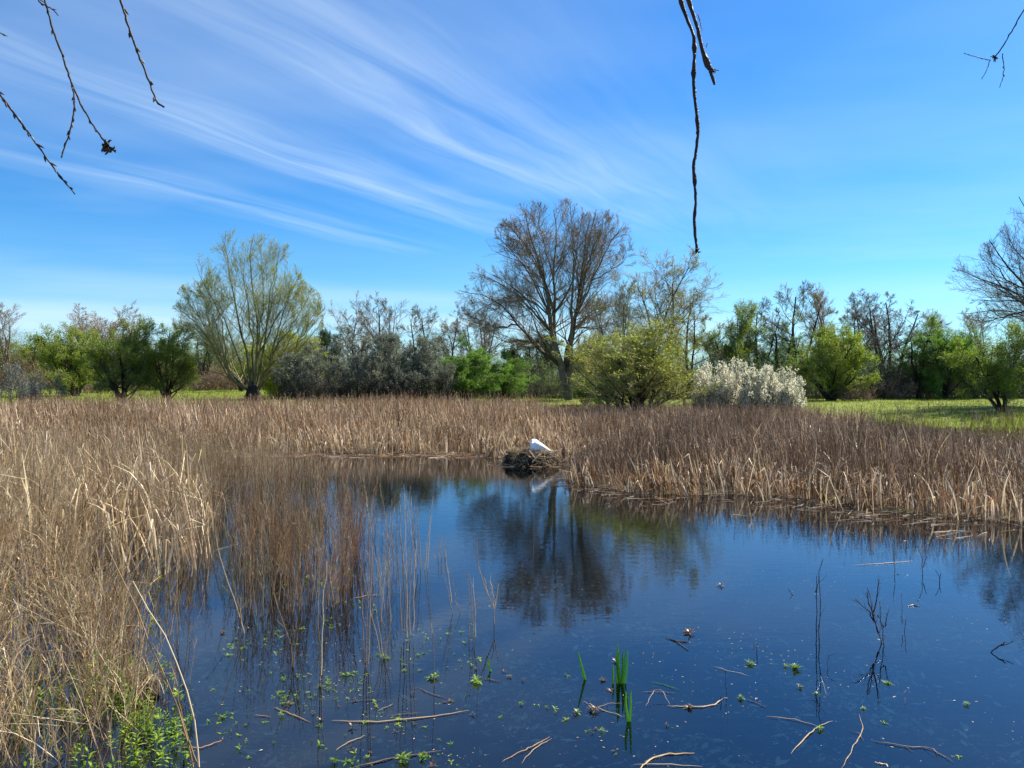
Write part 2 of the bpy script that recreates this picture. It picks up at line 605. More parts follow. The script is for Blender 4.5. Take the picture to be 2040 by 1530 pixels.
def make_tree(key, seed, H, Wd, c, mats):
    """c: dict of habit settings; result two meshes (trunk, crown) in local metres"""
    global rng
    rng = np.random.default_rng(seed)
    bark, twig, leaf = mats
    tr, cr = MB(), MB()
    dep = c.get('depth', .85)
    z0 = c.get('z0', .12) * H
    env = c.get('env') or ell(0, 0, (z0 + H) / 2, Wd / 2, Wd / 2 * dep, (H - z0) / 2, c.get('lump', .10), seed)
    n0 = c.get('stems', 1)
    r0 = c.get('r0', .16)
    if 'limbs' in c:
        P, D, L, Rr = c['limbs']
        lv0 = None
        l0 = c['limb_pts']
    # base stems
    bs = c.get('base', 0.0)
    if 'limb_pts' in c:
        l0p, l0r = c['limb_pts']
        d = np.diff(l0p, axis=1)
        dd = unit(np.concatenate([d[:, :1], d], 1))
        lv1 = (l0p, dd, l0r)
        L1 = np.linalg.norm(d, axis=2).sum(1)
        tubes(tr, l0p, l0r, rng.uniform(0, 1, len(l0p)), 7)
    else:
        az = rng.uniform(0, 2 * np.pi, n0)
        rr = np.sqrt(rng.uniform(0, 1, n0)) * bs
        P = np.stack([np.cos(az) * rr, np.sin(az) * rr * dep, np.full(n0, -.15)], 1)
        lean = np.radians(rng.uniform(0, c.get('lean', 6), n0))
        az2 = az if bs > .3 else np.arange(n0) / n0 * 2 * np.pi + rng.uniform(0, .8, n0)
        D = np.stack([np.cos(az2) * np.sin(lean), np.sin(az2) * np.sin(lean), np.cos(lean)], 1)
        L = np.full(n0, c.get('trunk', .8) * H) * rng.uniform(.8, 1.05, n0)
        if bs > .3:
            L = L * (1 - .6 * (rr / bs) ** 2)
            for _ in range(8):
                out = ~env(P + D * L[:, None] * 1.12)
                L[out] *= .85
        lv0 = grow(P, D, L, np.full(n0, r0) * rng.uniform(.7, 1.1, n0), 9, c.get('w0', .07), c.get('t0', .02))
        tubes(tr, *lv0[::2], rng.uniform(0, 1, n0), 7)
        a = c.get('a1', (25, 60))
        P, D, L1, Rr = spawn(lv0, L, c.get('n1', 10), c.get('s1', .2), 1.0, a[0], a[1], c.get('l1', .55), env, .5)
        lv1 = grow(P, D, L1, Rr, 7, c.get('w1', .10), c.get('t1', .06))
        tubes(tr, *lv1[::2], rng.uniform(0, 1, len(P)), 5)
    P, D, L2, Rr = spawn(lv1, L1, c.get('n2', 9), c.get('s2', .18), 1.0, 25, c.get('a2', 60), c.get('l2', .45), env, .42)
    lv2 = grow(P, D, L2, np.clip(Rr, .009, c.get('r2', .05)), 6, .12, c.get('t2', .03))
    tubes(cr, *lv2[::2], rng.uniform(0, 1, len(P)), 4)
    P, D, L3, Rr = spawn(lv2, L2, c.get('n3', 8), .12, 1.0, 20, c.get('a3', 55), c.get('l3', .55), env, .45)
    tw = c.get('tw', .006)
    lv3 = grow(P, D, L3, np.clip(Rr, tw, .02), 4, .12, c.get('t3', .05))
    tubes(cr, *lv3[::2], rng.uniform(0, 1, len(P)), 3)
    P, D, L4, Rr = spawn(lv3, L3, c.get('n4', 6), .1, 1.0, 15, 42, c.get('l4', .6), env, .5)
    L4 = np.clip(L4, .12, c.get('l4max', .9))
    lv4 = grow(P, D, L4, np.full(len(P), tw * .8), 3, .12, c.get('t4', .08))
    tubes(cr, *lv4[::2], rng.uniform(0, 1, len(P)), 3)
    nl = c.get('leaf', 0)
    if nl:
        for lv, kk in ((lv4, nl), (lv3, nl)):
            pts = lv[0]
            N, K, _ = pts.shape
            cnt = int(N * kk)
            i = rng.integers(0, N, cnt)
            x = rng.uniform(.15, 1, cnt) * (K - 1)
            j = np.clip(x.astype(int), 0, K - 2)
            fr = (x - j)[:, None]
            LP = pts[i, j] * (1 - fr) + pts[i, j + 1] * fr
            lz = c.get('leafz')
            if lz:
                hh = LP[:, 2] / H + rng.normal(size=cnt) * .08 + .06 * wob(LP[:, 0], LP[:, 2], 1.1)
                LP = LP[(hh > lz[0]) & (hh < lz[1])]
            # patchy: clumps of fuller and thinner leaf
            w_ = wob(LP[:, 0] * 1.3, LP[:, 2] * 1.3 + LP[:, 1], 1.3)
            LP = LP[rng.uniform(-1.0, .5, len(LP)) < w_ * c.get('patchy', .8) + .1]
            LP = LP + rng.normal(size=LP.shape) * c.get('spread', .03)
            leaves(cr, LP, c.get('ls', .06), rng.uniform(0, 1, len(LP)), 1, c.get('asp', .5), c.get('lup', .3))
    V = np.concatenate(cr.v)
    if 'limb_pts' not in c:      # true size of what grew, so placing by size is exact
        H = float(np.percentile(V[:, 2], 98.0 if bs > 1 else 99.7))
        Wd = 2 * float(np.percentile(np.abs(V[:, 0]) if bs > 1 else np.hypot(V[:, 0], V[:, 1]), 97.5))
    MESH[key] = (tr.mesh('trunk', M[bark]), cr.mesh('crown', [M[twig], M[leaf]]), H, Wd)


BARE = dict(stems=1, trunk=.75, n1=13, s1=.22, l1=.62, a1=(28, 62), n2=10, n3=8, n4=6, z0=.15, r0=.15, t1=.07, tw=.008, leaf=.12, ls=.05)
make_tree('bare_round', 11, 10, 8, dict(BARE, leaf=.15), ('bark', 'twig_brown', 'leaf_rust'))
make_tree('bare_rust', 12, 9, 8, dict(BARE, stems=3, lean=20, n1=10, leaf=.16, ls=.05, tw=.0095), ('bark', 'twig_rust', 'leaf_rust'))
make_tree('bare_tall', 13, 10, 5.5, dict(BARE, stems=2, lean=10, n1=11, l1=.5, leaf=.35, ls=.07), ('bark_dark', 'twig_grey', 'leaf_bud'))
make_tree('bare_multi', 14, 10, 7, dict(BARE, stems=5, lean=22, n1=7, l1=.42, n2=7, leaf=.3, ls=.06, s1=.35), ('bark_dark', 'twig_grey', 'leaf_rust'))
make_tree('slim_green', 15, 9, 4, dict(BARE, stems=3, lean=12, n1=9, l1=.40, n2=7, n3=6, n4=4, leaf=2.6, ls=.065, s1=.15), ('bark_dark', 'twig_grey', 'leaf_green'))
make_tree('slim_green_b', 16, 9, 5, dict(BARE, stems=4, lean=16, n1=8, l1=.42, n2=7, n3=6, n4=4, leaf=3.4, ls=.065, s1=.12, leafz=(.1, .9)), ('bark_dark', 'twig_grey', 'leaf_green'))
HAW = dict(stems=4, lean=28, trunk=.62, n1=13, s1=.06, l1=.6, a1=(30, 85), n2=9, n3=7, n4=4, z0=.1, r0=.11, t1=.02, t2=0, tw=.006, leaf=1.6, ls=.058, asp=.55, lump=.2, patchy=.8, spread=.06)
HAW['z0'] = .0
make_tree('hawthorn_dark', 21, 6, 5, dict(HAW, leaf=4.6, lean=36, n1=14), ('bark_dark', 'twig_grey', 'leaf_olive'))
make_tree('hawthorn_green', 22, 6, 5.5, dict(HAW, z0=.0, leaf=5.0, n1=14), ('bark_dark', 'twig_grey', 'leaf_green'))
make_tree('shrub_yellow', 23, 5, 5, dict(HAW, z0=.0, stems=6, leaf=3.6), ('bark_olive', 'twig_olive', 'leaf_yellow'))
make_tree('shrub_lime', 24, 4.5, 5, dict(HAW, z0=.0, stems=6, leaf=3.4, lean=40), ('bark_dark', 'twig_olive', 'leaf_olive'))
make_tree('ivy_tree', 25, 6, 4, dict(HAW, z0=.05, leaf=5.5, lean=18, ls=.065), ('bark_dark', 'twig_grey', 'leaf_dark'))
make_tree('blackthorn', 26, 4.4, 10, dict(stems=80, base=4.4, lean=50, trunk=.95, n1=9, s1=.1, l1=.5, a1=(20, 60), n2=7, n3=6, n4=4, z0=-.25,
          depth=.55, r0=.03, tw=.006, leaf=7.0, ls=.052, leafz=(.36, 2), t0=.0, patchy=.15, lump=.03, w1=.16), ('bark_dark', 'twig_black', 'bud_grey'))
make_tree('blossom_bush', 27, 2.3, 3.4, dict(stems=44, base=1.3, lean=45, trunk=1.0, n1=9, s1=.1, l1=.5, a1=(10, 45), n2=7, n3=5, n4=3, z0=-.25,
          depth=.8, r0=.02, tw=.004, leaf=4.2, ls=.048, asp=.9, leafz=(.22, 2), t0=.0, patchy=.3, lump=.06, t1=.12, l4max=.5), ('bark_dark', 'twig_grey', 'blossom'))
make_tree('sallow_bush', 28, 2.4, 4, dict(stems=26, base=1.5, lean=40, trunk=.9, n1=8, s1=.1, l1=.5, a1=(10, 45), n2=6, n3=5, n4=3, z0=-.25,
          depth=.8, r0=.02, tw=.004, leaf=1.2, ls=.06, leafz=(.2, 2), t1=.12, l4max=.4), ('bark_dark', 'twig_grey', 'sallow'))
make_tree('bramble', 29, 1.6, 4.5, dict(stems=34, base=1.1, lean=60, trunk=1.0, n1=8, s1=.1, l1=.5, a1=(20, 70), n2=6, n3=5, n4=3, z0=-.25,
          depth=.8, r0=.012, tw=.004, leaf=.7, ls=.06, t1=-.02, t2=-.02, l4max=.4), ('bark_dark', 'twig_rust', 'leaf_rust'))
make_tree('young_tree', 30, 6, 4.5, dict(stems=1, lean=4, trunk=.85, n1=16, s1=.2, l1=.42, a1=(30, 65), n2=8, n3=6, n4=4, z0=.12, r0=.09,
          tw=.006, leaf=2.0, ls=.055, leafz=(.2, .95)), ('bark_olive', 'twig_olive', 'leaf_yellow'))
make_tree('tall_willow', 31, 11, 7, dict(stems=3, lean=13, trunk=.85, n1=11, s1=.25, l1=.45, a1=(18, 45), n2=9, n3=8, n4=5, z0=.1, r0=.12,
          tw=.0065, leaf=1.2, ls=.06, t1=.10, patchy=1.0, asp=.35), ('bark_olive', 'twig_brown', 'leaf_bud'))
make_tree('sapling_willow', 32, 6, 7.5, dict(stems=7, base=.12, lean=50, trunk=.62, n1=12, s1=.15, l1=.55, a1=(15, 50), n2=9, n3=7, n4=5, z0=.05, r0=.07,
          tw=.0055, leaf=1.0, ls=.058, spread=.04, patchy=1.1, leafz=(.22, 2), t0=.10, t1=.05, asp=.38, env=ell(0, 0, 3.0, 3.7, 3.2, 3.0, .30, 3)), ('bark_dark', 'twig_olive', 'leaf_yellow'))


def place(key, name, label, cat, px, ytop, wpx, Y, rz=None, group=None, sink=0.0):
    tr, cr, H0, W0 = MESH[key]
    X = (px - 1020) / F * Y
    z = float(ground(X, Y)[0]) - sink
    H = CH + (HY - ytop) / F * Y - z
    Wd = wpx / F * Y
    th = thing(name, label, cat, (X, Y, z), (random.choice((-.15, .1, 3.1)) if key in ('blackthorn',) else random.uniform(0, 6.28)) if rz is None else rz, (Wd / W0, Wd / W0, H / H0), group)
    for n, me in (('trunk', tr), ('crown', cr)):
        o = bpy.data.objects.new(n, me)
        COL.objects.link(o)
        o.parent = th
    return th


# --- the big bare willow: limbs follow the real branching
def limb_tree(key, seed, base, Y, limbs, extra, c, mats, rbase):
    """limbs: lists of (px,py) traced in the photo, given depth in the round"""
    global rng
    rng = np.random.default_rng(seed)
    X0 = (base[0] - 1020) / F * Y
    z0 = float(ground(X0, Y)[0])
    out, rad = [], []
    K = 12
    for li, (pl, r, dy) in enumerate(limbs):
        P = np.array([at(x, y, Y) - np.array([X0, Y, z0]) for x, y in pl])
        s = np.concatenate([[0], np.cumsum(np.linalg.norm(np.diff(P, axis=0), axis=1))])
        tt = np.linspace(0, s[-1], K)
        Q = np.stack([np.interp(tt, s, P[:, k]) for k in range(3)], 1)
        for _ in range(1):
            Q[1:-1] = (Q[:-2] + 2 * Q[1:-1] + Q[2:]) / 4
        Q[:, 1] += dy * np.linspace(0, 1, K) ** 1.2
        Q[1:] += rng.normal(size=(K - 1, 3)) * .05
        if li > 0 and (pl[0][1] < base[1] - 25) and out:      # side limb: start on the limb it leaves
            A = np.concatenate(out)
            dd_ = np.hypot(A[:, 0] - Q[0, 0], A[:, 2] - Q[0, 2])
            off = A[int(np.argmin(dd_))] - Q[0]
            Q = Q + off * (1 - np.linspace(0, 1, K))[:, None] ** 1.5
        elif li > 0 and out:
            Q = Q + (np.array([0, 0, -.1]) - Q[0] * np.array([.7, .7, 0])) * (1 - np.linspace(0, 1, K))[:, None] ** 3
        if s[-1] > 1:
            out.append(Q)
            rad.append(r * .72 * (1 - .9 * np.linspace(0, 1, K) ** .7))
    # the same kind of limbs towards and away from the viewer
    ns = len(out)
    for (i, angz, sc) in extra:
        Q = out[i % ns].copy()
        cx = Q[0].copy()
        q_ = Q - cx
        a = R(angz)
        q2 = q_.copy()
        q2[:, 0] = q_[:, 0] * math.cos(a) - q_[:, 1] * math.sin(a)
        q2[:, 1] = q_[:, 0] * math.sin(a) + q_[:, 1] * math.cos(a)
        out.append(cx + q2 * sc + rng.normal(size=q2.shape) * .06 * np.linspace(0, 1, K)[:, None])
        rad.append(rad[i % ns] * .75)
    c = dict(c, limb_pts=(np.array(out), np.array(rad)))
    make_tree(key, seed, c['H'], 10, c, mats)
    return X0, z0


def px_env(base, Y, ells, depth=.8):
    X0 = (base[0] - 1020) / F * Y
    z0 = float(ground(X0, Y)[0])
    fs = []
    for n, (cx, cy, rx, ry) in enumerate(ells):
        p = at(cx, cy, Y) - np.array([X0, Y, z0])
        k = Y / F
        fs.append(ell(p[0], 0, p[2], rx * k * 1.03, rx * k * depth, ry * k * 1.03, .035, n))
    return union(*fs)


YB = 57.0
envB = px_env((1132, 785), YB, [(1105, 540, 120, 140), (1185, 540, 85, 120), (1085, 470, 95, 68), (1190, 480, 70, 62), (1010, 600, 105, 70),
                                (960, 590, 55, 50), (1010, 530, 75, 60), (1120, 650, 110, 110), (1200, 640, 80, 80), (1040, 500, 60, 50), (1215, 560, 55, 80)])
limbsB = [
    ([(1136, 800), (1126, 760), (1117, 725), (1098, 660), (1090, 620), (1088, 570), (1070, 520), (1052, 465), (1045, 425)], .42, -1.0),
    ([(1132, 796), (1122, 755), (1115, 715), (1102, 665), (1106, 600), (1104, 520), (1112, 450), (1105, 412)], .34, 1.0),
    ([(1117, 725), (1060, 680), (1030, 641), (1012, 617), (985, 596), (940, 586), (915, 580)], .19, -1.2),
    ([(1095, 650), (1062, 612), (1030, 585), (1000, 562), (965, 545), (930, 540)], .15, .8),
    ([(1090, 625), (1065, 570), (1040, 525), (1010, 492), (985, 470)], .14, -.6),
    ([(1134, 798), (1128, 755), (1122, 725), (1140, 662), (1155, 605), (1162, 560), (1168, 500), (1180, 450), (1185, 420)], .36, .8),
    ([(1155, 612), (1180, 562), (1197, 515), (1217, 478), (1238, 455)], .16, -.8),
    ([(1140, 665), (1180, 625), (1215, 612), (1250, 600)], .13, 1.2),
    ([(1103, 622), (1125, 585), (1145, 555), (1148, 510), (1135, 450), (1135, 412)], .15, -1.2),
    ([(1122, 745), (1150, 722), (1185, 714), (1225, 700), (1262, 690)], .22, -1.0),
    ([(1155, 605), (1150, 540), (1152, 470), (1165, 425)], .14, 1.0),
    ([(1112, 700), (1080, 690), (1035, 690), (990, 700), (955, 705)], .10, .5),
    ([(1092, 640), (1050, 600), (1015, 592), (975, 610), (930, 640)], .10, -1.5),
    ([(1125, 735), (1165, 700), (1205, 690), (1225, 665)], .14, 1.4),
    ([(1086, 560), (1060, 500), (1030, 460), (1005, 440)], .10, 1.2),
    ([(1104, 560), (1085, 490), (1075, 440), (1072, 405)], .10, .5),
    ([(1160, 560), (1195, 500), (1215, 450), (1220, 430)], .10, .9),
    ([(1030, 641), (990, 650), (950, 640), (915, 620)], .08, .4),
    ([(1060, 680), (1010, 680), (960, 660), (925, 665)], .08, -.8),
    ([(1075, 535), (1040, 480), (1010, 450), (990, 440)], .09, -1.0),
    ([(1145, 640), (1190, 650), (1230, 640), (1265, 620)], .09, -.4),
    ([(1180, 562), (1215, 540), (1245, 520), (1255, 490)], .09, .4),
]
extraB = [(0, 75, .9), (2, 40, .85), (2, -35, .85), (3, 40, .9), (3, -45, .9), (4, 60, .95), (4, -40, .95), (5, -70, .93),
          (6, 50, .95), (6, -40, .95), (7, 40, .95), (7, -45, .95), (8, -100, .9), (9, 45, .9), (12, 40, .9), (12, -30, .9), (14, 50, 1), (16, -50, 1), (9, -40, .8), (17, 35, 1), (18, -35, 1), (20, 40, 1)]
XB, ZB = limb_tree('big_willow', 41, (1132, 785), YB, limbsB, extraB,
                   dict(H=16, env=envB, n2=20, a2=66, l2=.36, n3=10, a3=50, l3=.5, n4=8, l4=.62, l4max=1.1, tw=.0075, s2=.26, t2=.04, t3=.07, t4=.08, leaf=.10, ls=.06),
                   ('bark', 'twig_brown', 'leaf_rust'), .4)
t_ = thing('willow_tree', 'tallest tree, bare grey brown willow with broad domed crown beyond the reeds behind the swan', 'tree', (XB, YB, ZB))
for n, me in zip(('trunk', 'crown'), MESH['big_willow'][:2]):
    o = bpy.data.objects.new(n, me)
    COL.objects.link(o)
    o.parent = t_

YL = 52.0
envL = px_env((505, 785), YL, [(505, 600, 100, 130), (445, 530, 50, 88), (520, 560, 70, 90), (440, 620, 90, 80), (400, 640, 60, 55), (570, 620, 75, 70), (610, 640, 45, 55), (500, 690, 110, 60), (560, 555, 40, 75)])
limbsL = [
    ([(500, 800), (500, 765), (470, 770), (440, 720), (420, 670), (395, 640), (360, 615)], .20, -.8),
    ([(503, 790), (490, 700), (470, 640), (460, 580), (445, 520), (440, 455)], .17, .8),
    ([(508, 790), (515, 700), (515, 620), (505, 560), (500, 500), (515, 470)], .17, -.6),
    ([(512, 790), (525, 700), (530, 620), (535, 560), (550, 500)], .16, .8),
    ([(512, 790), (545, 710), (560, 650), (580, 600), (590, 560)], .14, -.8),
    ([(515, 785), (550, 730), (590, 700), (620, 660), (645, 615)], .13, .9),
    ([(500, 785), (455, 740), (440, 680), (430, 620), (405, 560)], .14, 1.2),
    ([(498, 785), (475, 700), (455, 640), (420, 580), (405, 530)], .13, -1.2),
    ([(505, 785), (500, 690), (485, 600), (470, 530), (475, 490)], .14, 1.4),
    ([(512, 785), (535, 730), (580, 720), (615, 700)], .10, -1.4),
    ([(498, 780), (450, 750), (400, 735), (370, 700)], .09, .7),
    ([(512, 785), (520, 690), (545, 620), (565, 540), (570, 500)], .12, -1.5),
    ([(455, 740), (420, 690), (385, 665), (345, 640)], .08, .3),
    ([(440, 720), (410, 650), (385, 600), (370, 575)], .09, -.6),
    ([(430, 700), (405, 620), (400, 580), (395, 560)], .08, .9),
    ([(560, 720), (600, 680), (630, 630), (640, 590)], .09, -.5),
    ([(550, 710), (590, 640), (610, 590), (620, 570)], .09, .6),
    ([(525, 700), (560, 620), (590, 560), (600, 530)], .09, .2),
]
extraL = [(i, a, .92) for i, a in ((0, 40), (0, -40), (3, -70), (4, 40), (5, 40), (6, 40), (5, -40), (9, 40), (12, -40), (15, 35))]
XL, ZL = limb_tree('pollard', 42, (505, 785), YL, limbsL, extraL,
                   dict(H=13, env=envL, n2=20, a2=56, l2=.38, n3=9, a3=48, l3=.5, n4=8, l4=.6, l4max=.9, tw=.0062, s2=.3, r2=.03, t2=.05, t3=.08, t4=.10, leaf=3.2, ls=.055, leafz=(.42, 2), asp=.4),
                   ('bark_olive', 'twig_olive', 'leaf_bud'), .4)
t_ = thing('pollard_willow', 'tall fan shaped willow with yellow green haze on a squat dark stump', 'tree', (XL, YL, ZL))
for n, me in zip(('trunk', 'crown'), MESH['pollard'][:2]):
    o = bpy.data.objects.new(n, me)
    COL.objects.link(o)
    o.parent = t_
mb = MB()
K = 9
for k in range(13):       # gnarled bole of fused stems
    a = k / 13 * 2 * math.pi
    hh_ = random.uniform(.75, 1.45)
    zz = np.linspace(-.3, hh_, K)
    rr = random.uniform(.26, .42) * np.linspace(1.25, .8, K) * (1 + .08 * np.sin(zz * 5 + k))
    tubes(mb, np.stack([np.cos(a + zz * .3) * rr, np.sin(a + zz * .3) * rr, zz], 1), .20 * np.array([1.1, 1, .95, .95, 1, 1.05, .95, .7, .25]) * (1 + .12 * rng.normal(size=K)), .3, 9)
zz = np.linspace(-.3, 1.25, K)
tubes(mb, np.stack([0 * zz, 0 * zz, zz], 1), .40 * np.array([1, 1, 1, 1, 1, .95, .85, .6, .2]), .1, 12)
mb.build('stump', M['bark_dark'], t_)

# right edge: big bare tree, trunk just outside the frame
YR = 44.0
envR = px_env((2150, 800), YR, [(2130, 560, 170, 110), (2010, 560, 112, 90), (2060, 490, 70, 100), (2200, 470, 150, 150), (2120, 660, 120, 80), (1960, 560, 62, 60), (2020, 640, 70, 50)])
limbsR = [
    ([(2150, 810), (2140, 740), (2120, 680), (2080, 620), (2040, 580), (1990, 520), (1960, 480)], .30, -.5),
    ([(2140, 740), (2100, 640), (2050, 590), (2000, 570), (1950, 545), (1910, 530)], .18, .7),
    ([(2140, 745), (2090, 640), (2040, 610), (1990, 600), (1950, 600), (1915, 600)], .16, -.9),
    ([(2150, 800), (2160, 700), (2140, 600), (2090, 500), (2060, 430), (2045, 390)], .26, .6),
    ([(2150, 800), (2170, 680), (2200, 560), (2230, 450), (2250, 380)], .28, -.6),
    ([(2160, 700), (2230, 620), (2290, 560)], .18, .8),
    ([(2130, 700), (2080, 690), (2030, 680), (1990, 690)], .12, -.6),
    ([(2120, 620), (2080, 560), (2040, 500), (2030, 450)], .12, 1.2),
    ([(2060, 590), (2010, 560), (1980, 510), (1985, 470)], .09, .6),
    ([(2060, 610), (2010, 630), (1960, 640), (1925, 630)], .09, .3),
]
extraR = [(i, a, .92) for i, a in ((0, 60), (0, -60), (1, 50), (1, -50), (2, 45), (2, -45), (3, 80), (3, -80), (4, 90), (6, 50), (7, 80), (8, 90), (9, 60), (5, 70))]
XR, ZR = limb_tree('edge_tree', 43, (2150, 800), YR, limbsR, extraR,
                   dict(H=12, env=envR, n2=20, a2=62, l2=.40, n3=9, l3=.5, n4=6, l4=.6, l4max=.8, tw=.0065, t2=.08, t3=.10, t4=.10),
                   ('bark_dark', 'twig_grey', 'leaf_rust'), .4)
t_ = thing('bare_tree', 'dark bare tree reaching in from the right edge of the view', 'tree', (XR, YR, ZR))
for n, me in zip(('trunk', 'crown'), MESH['edge_tree'][:2]):
    o = bpy.data.objects.new(n, me)
    COL.objects.link(o)
    o.parent = t_

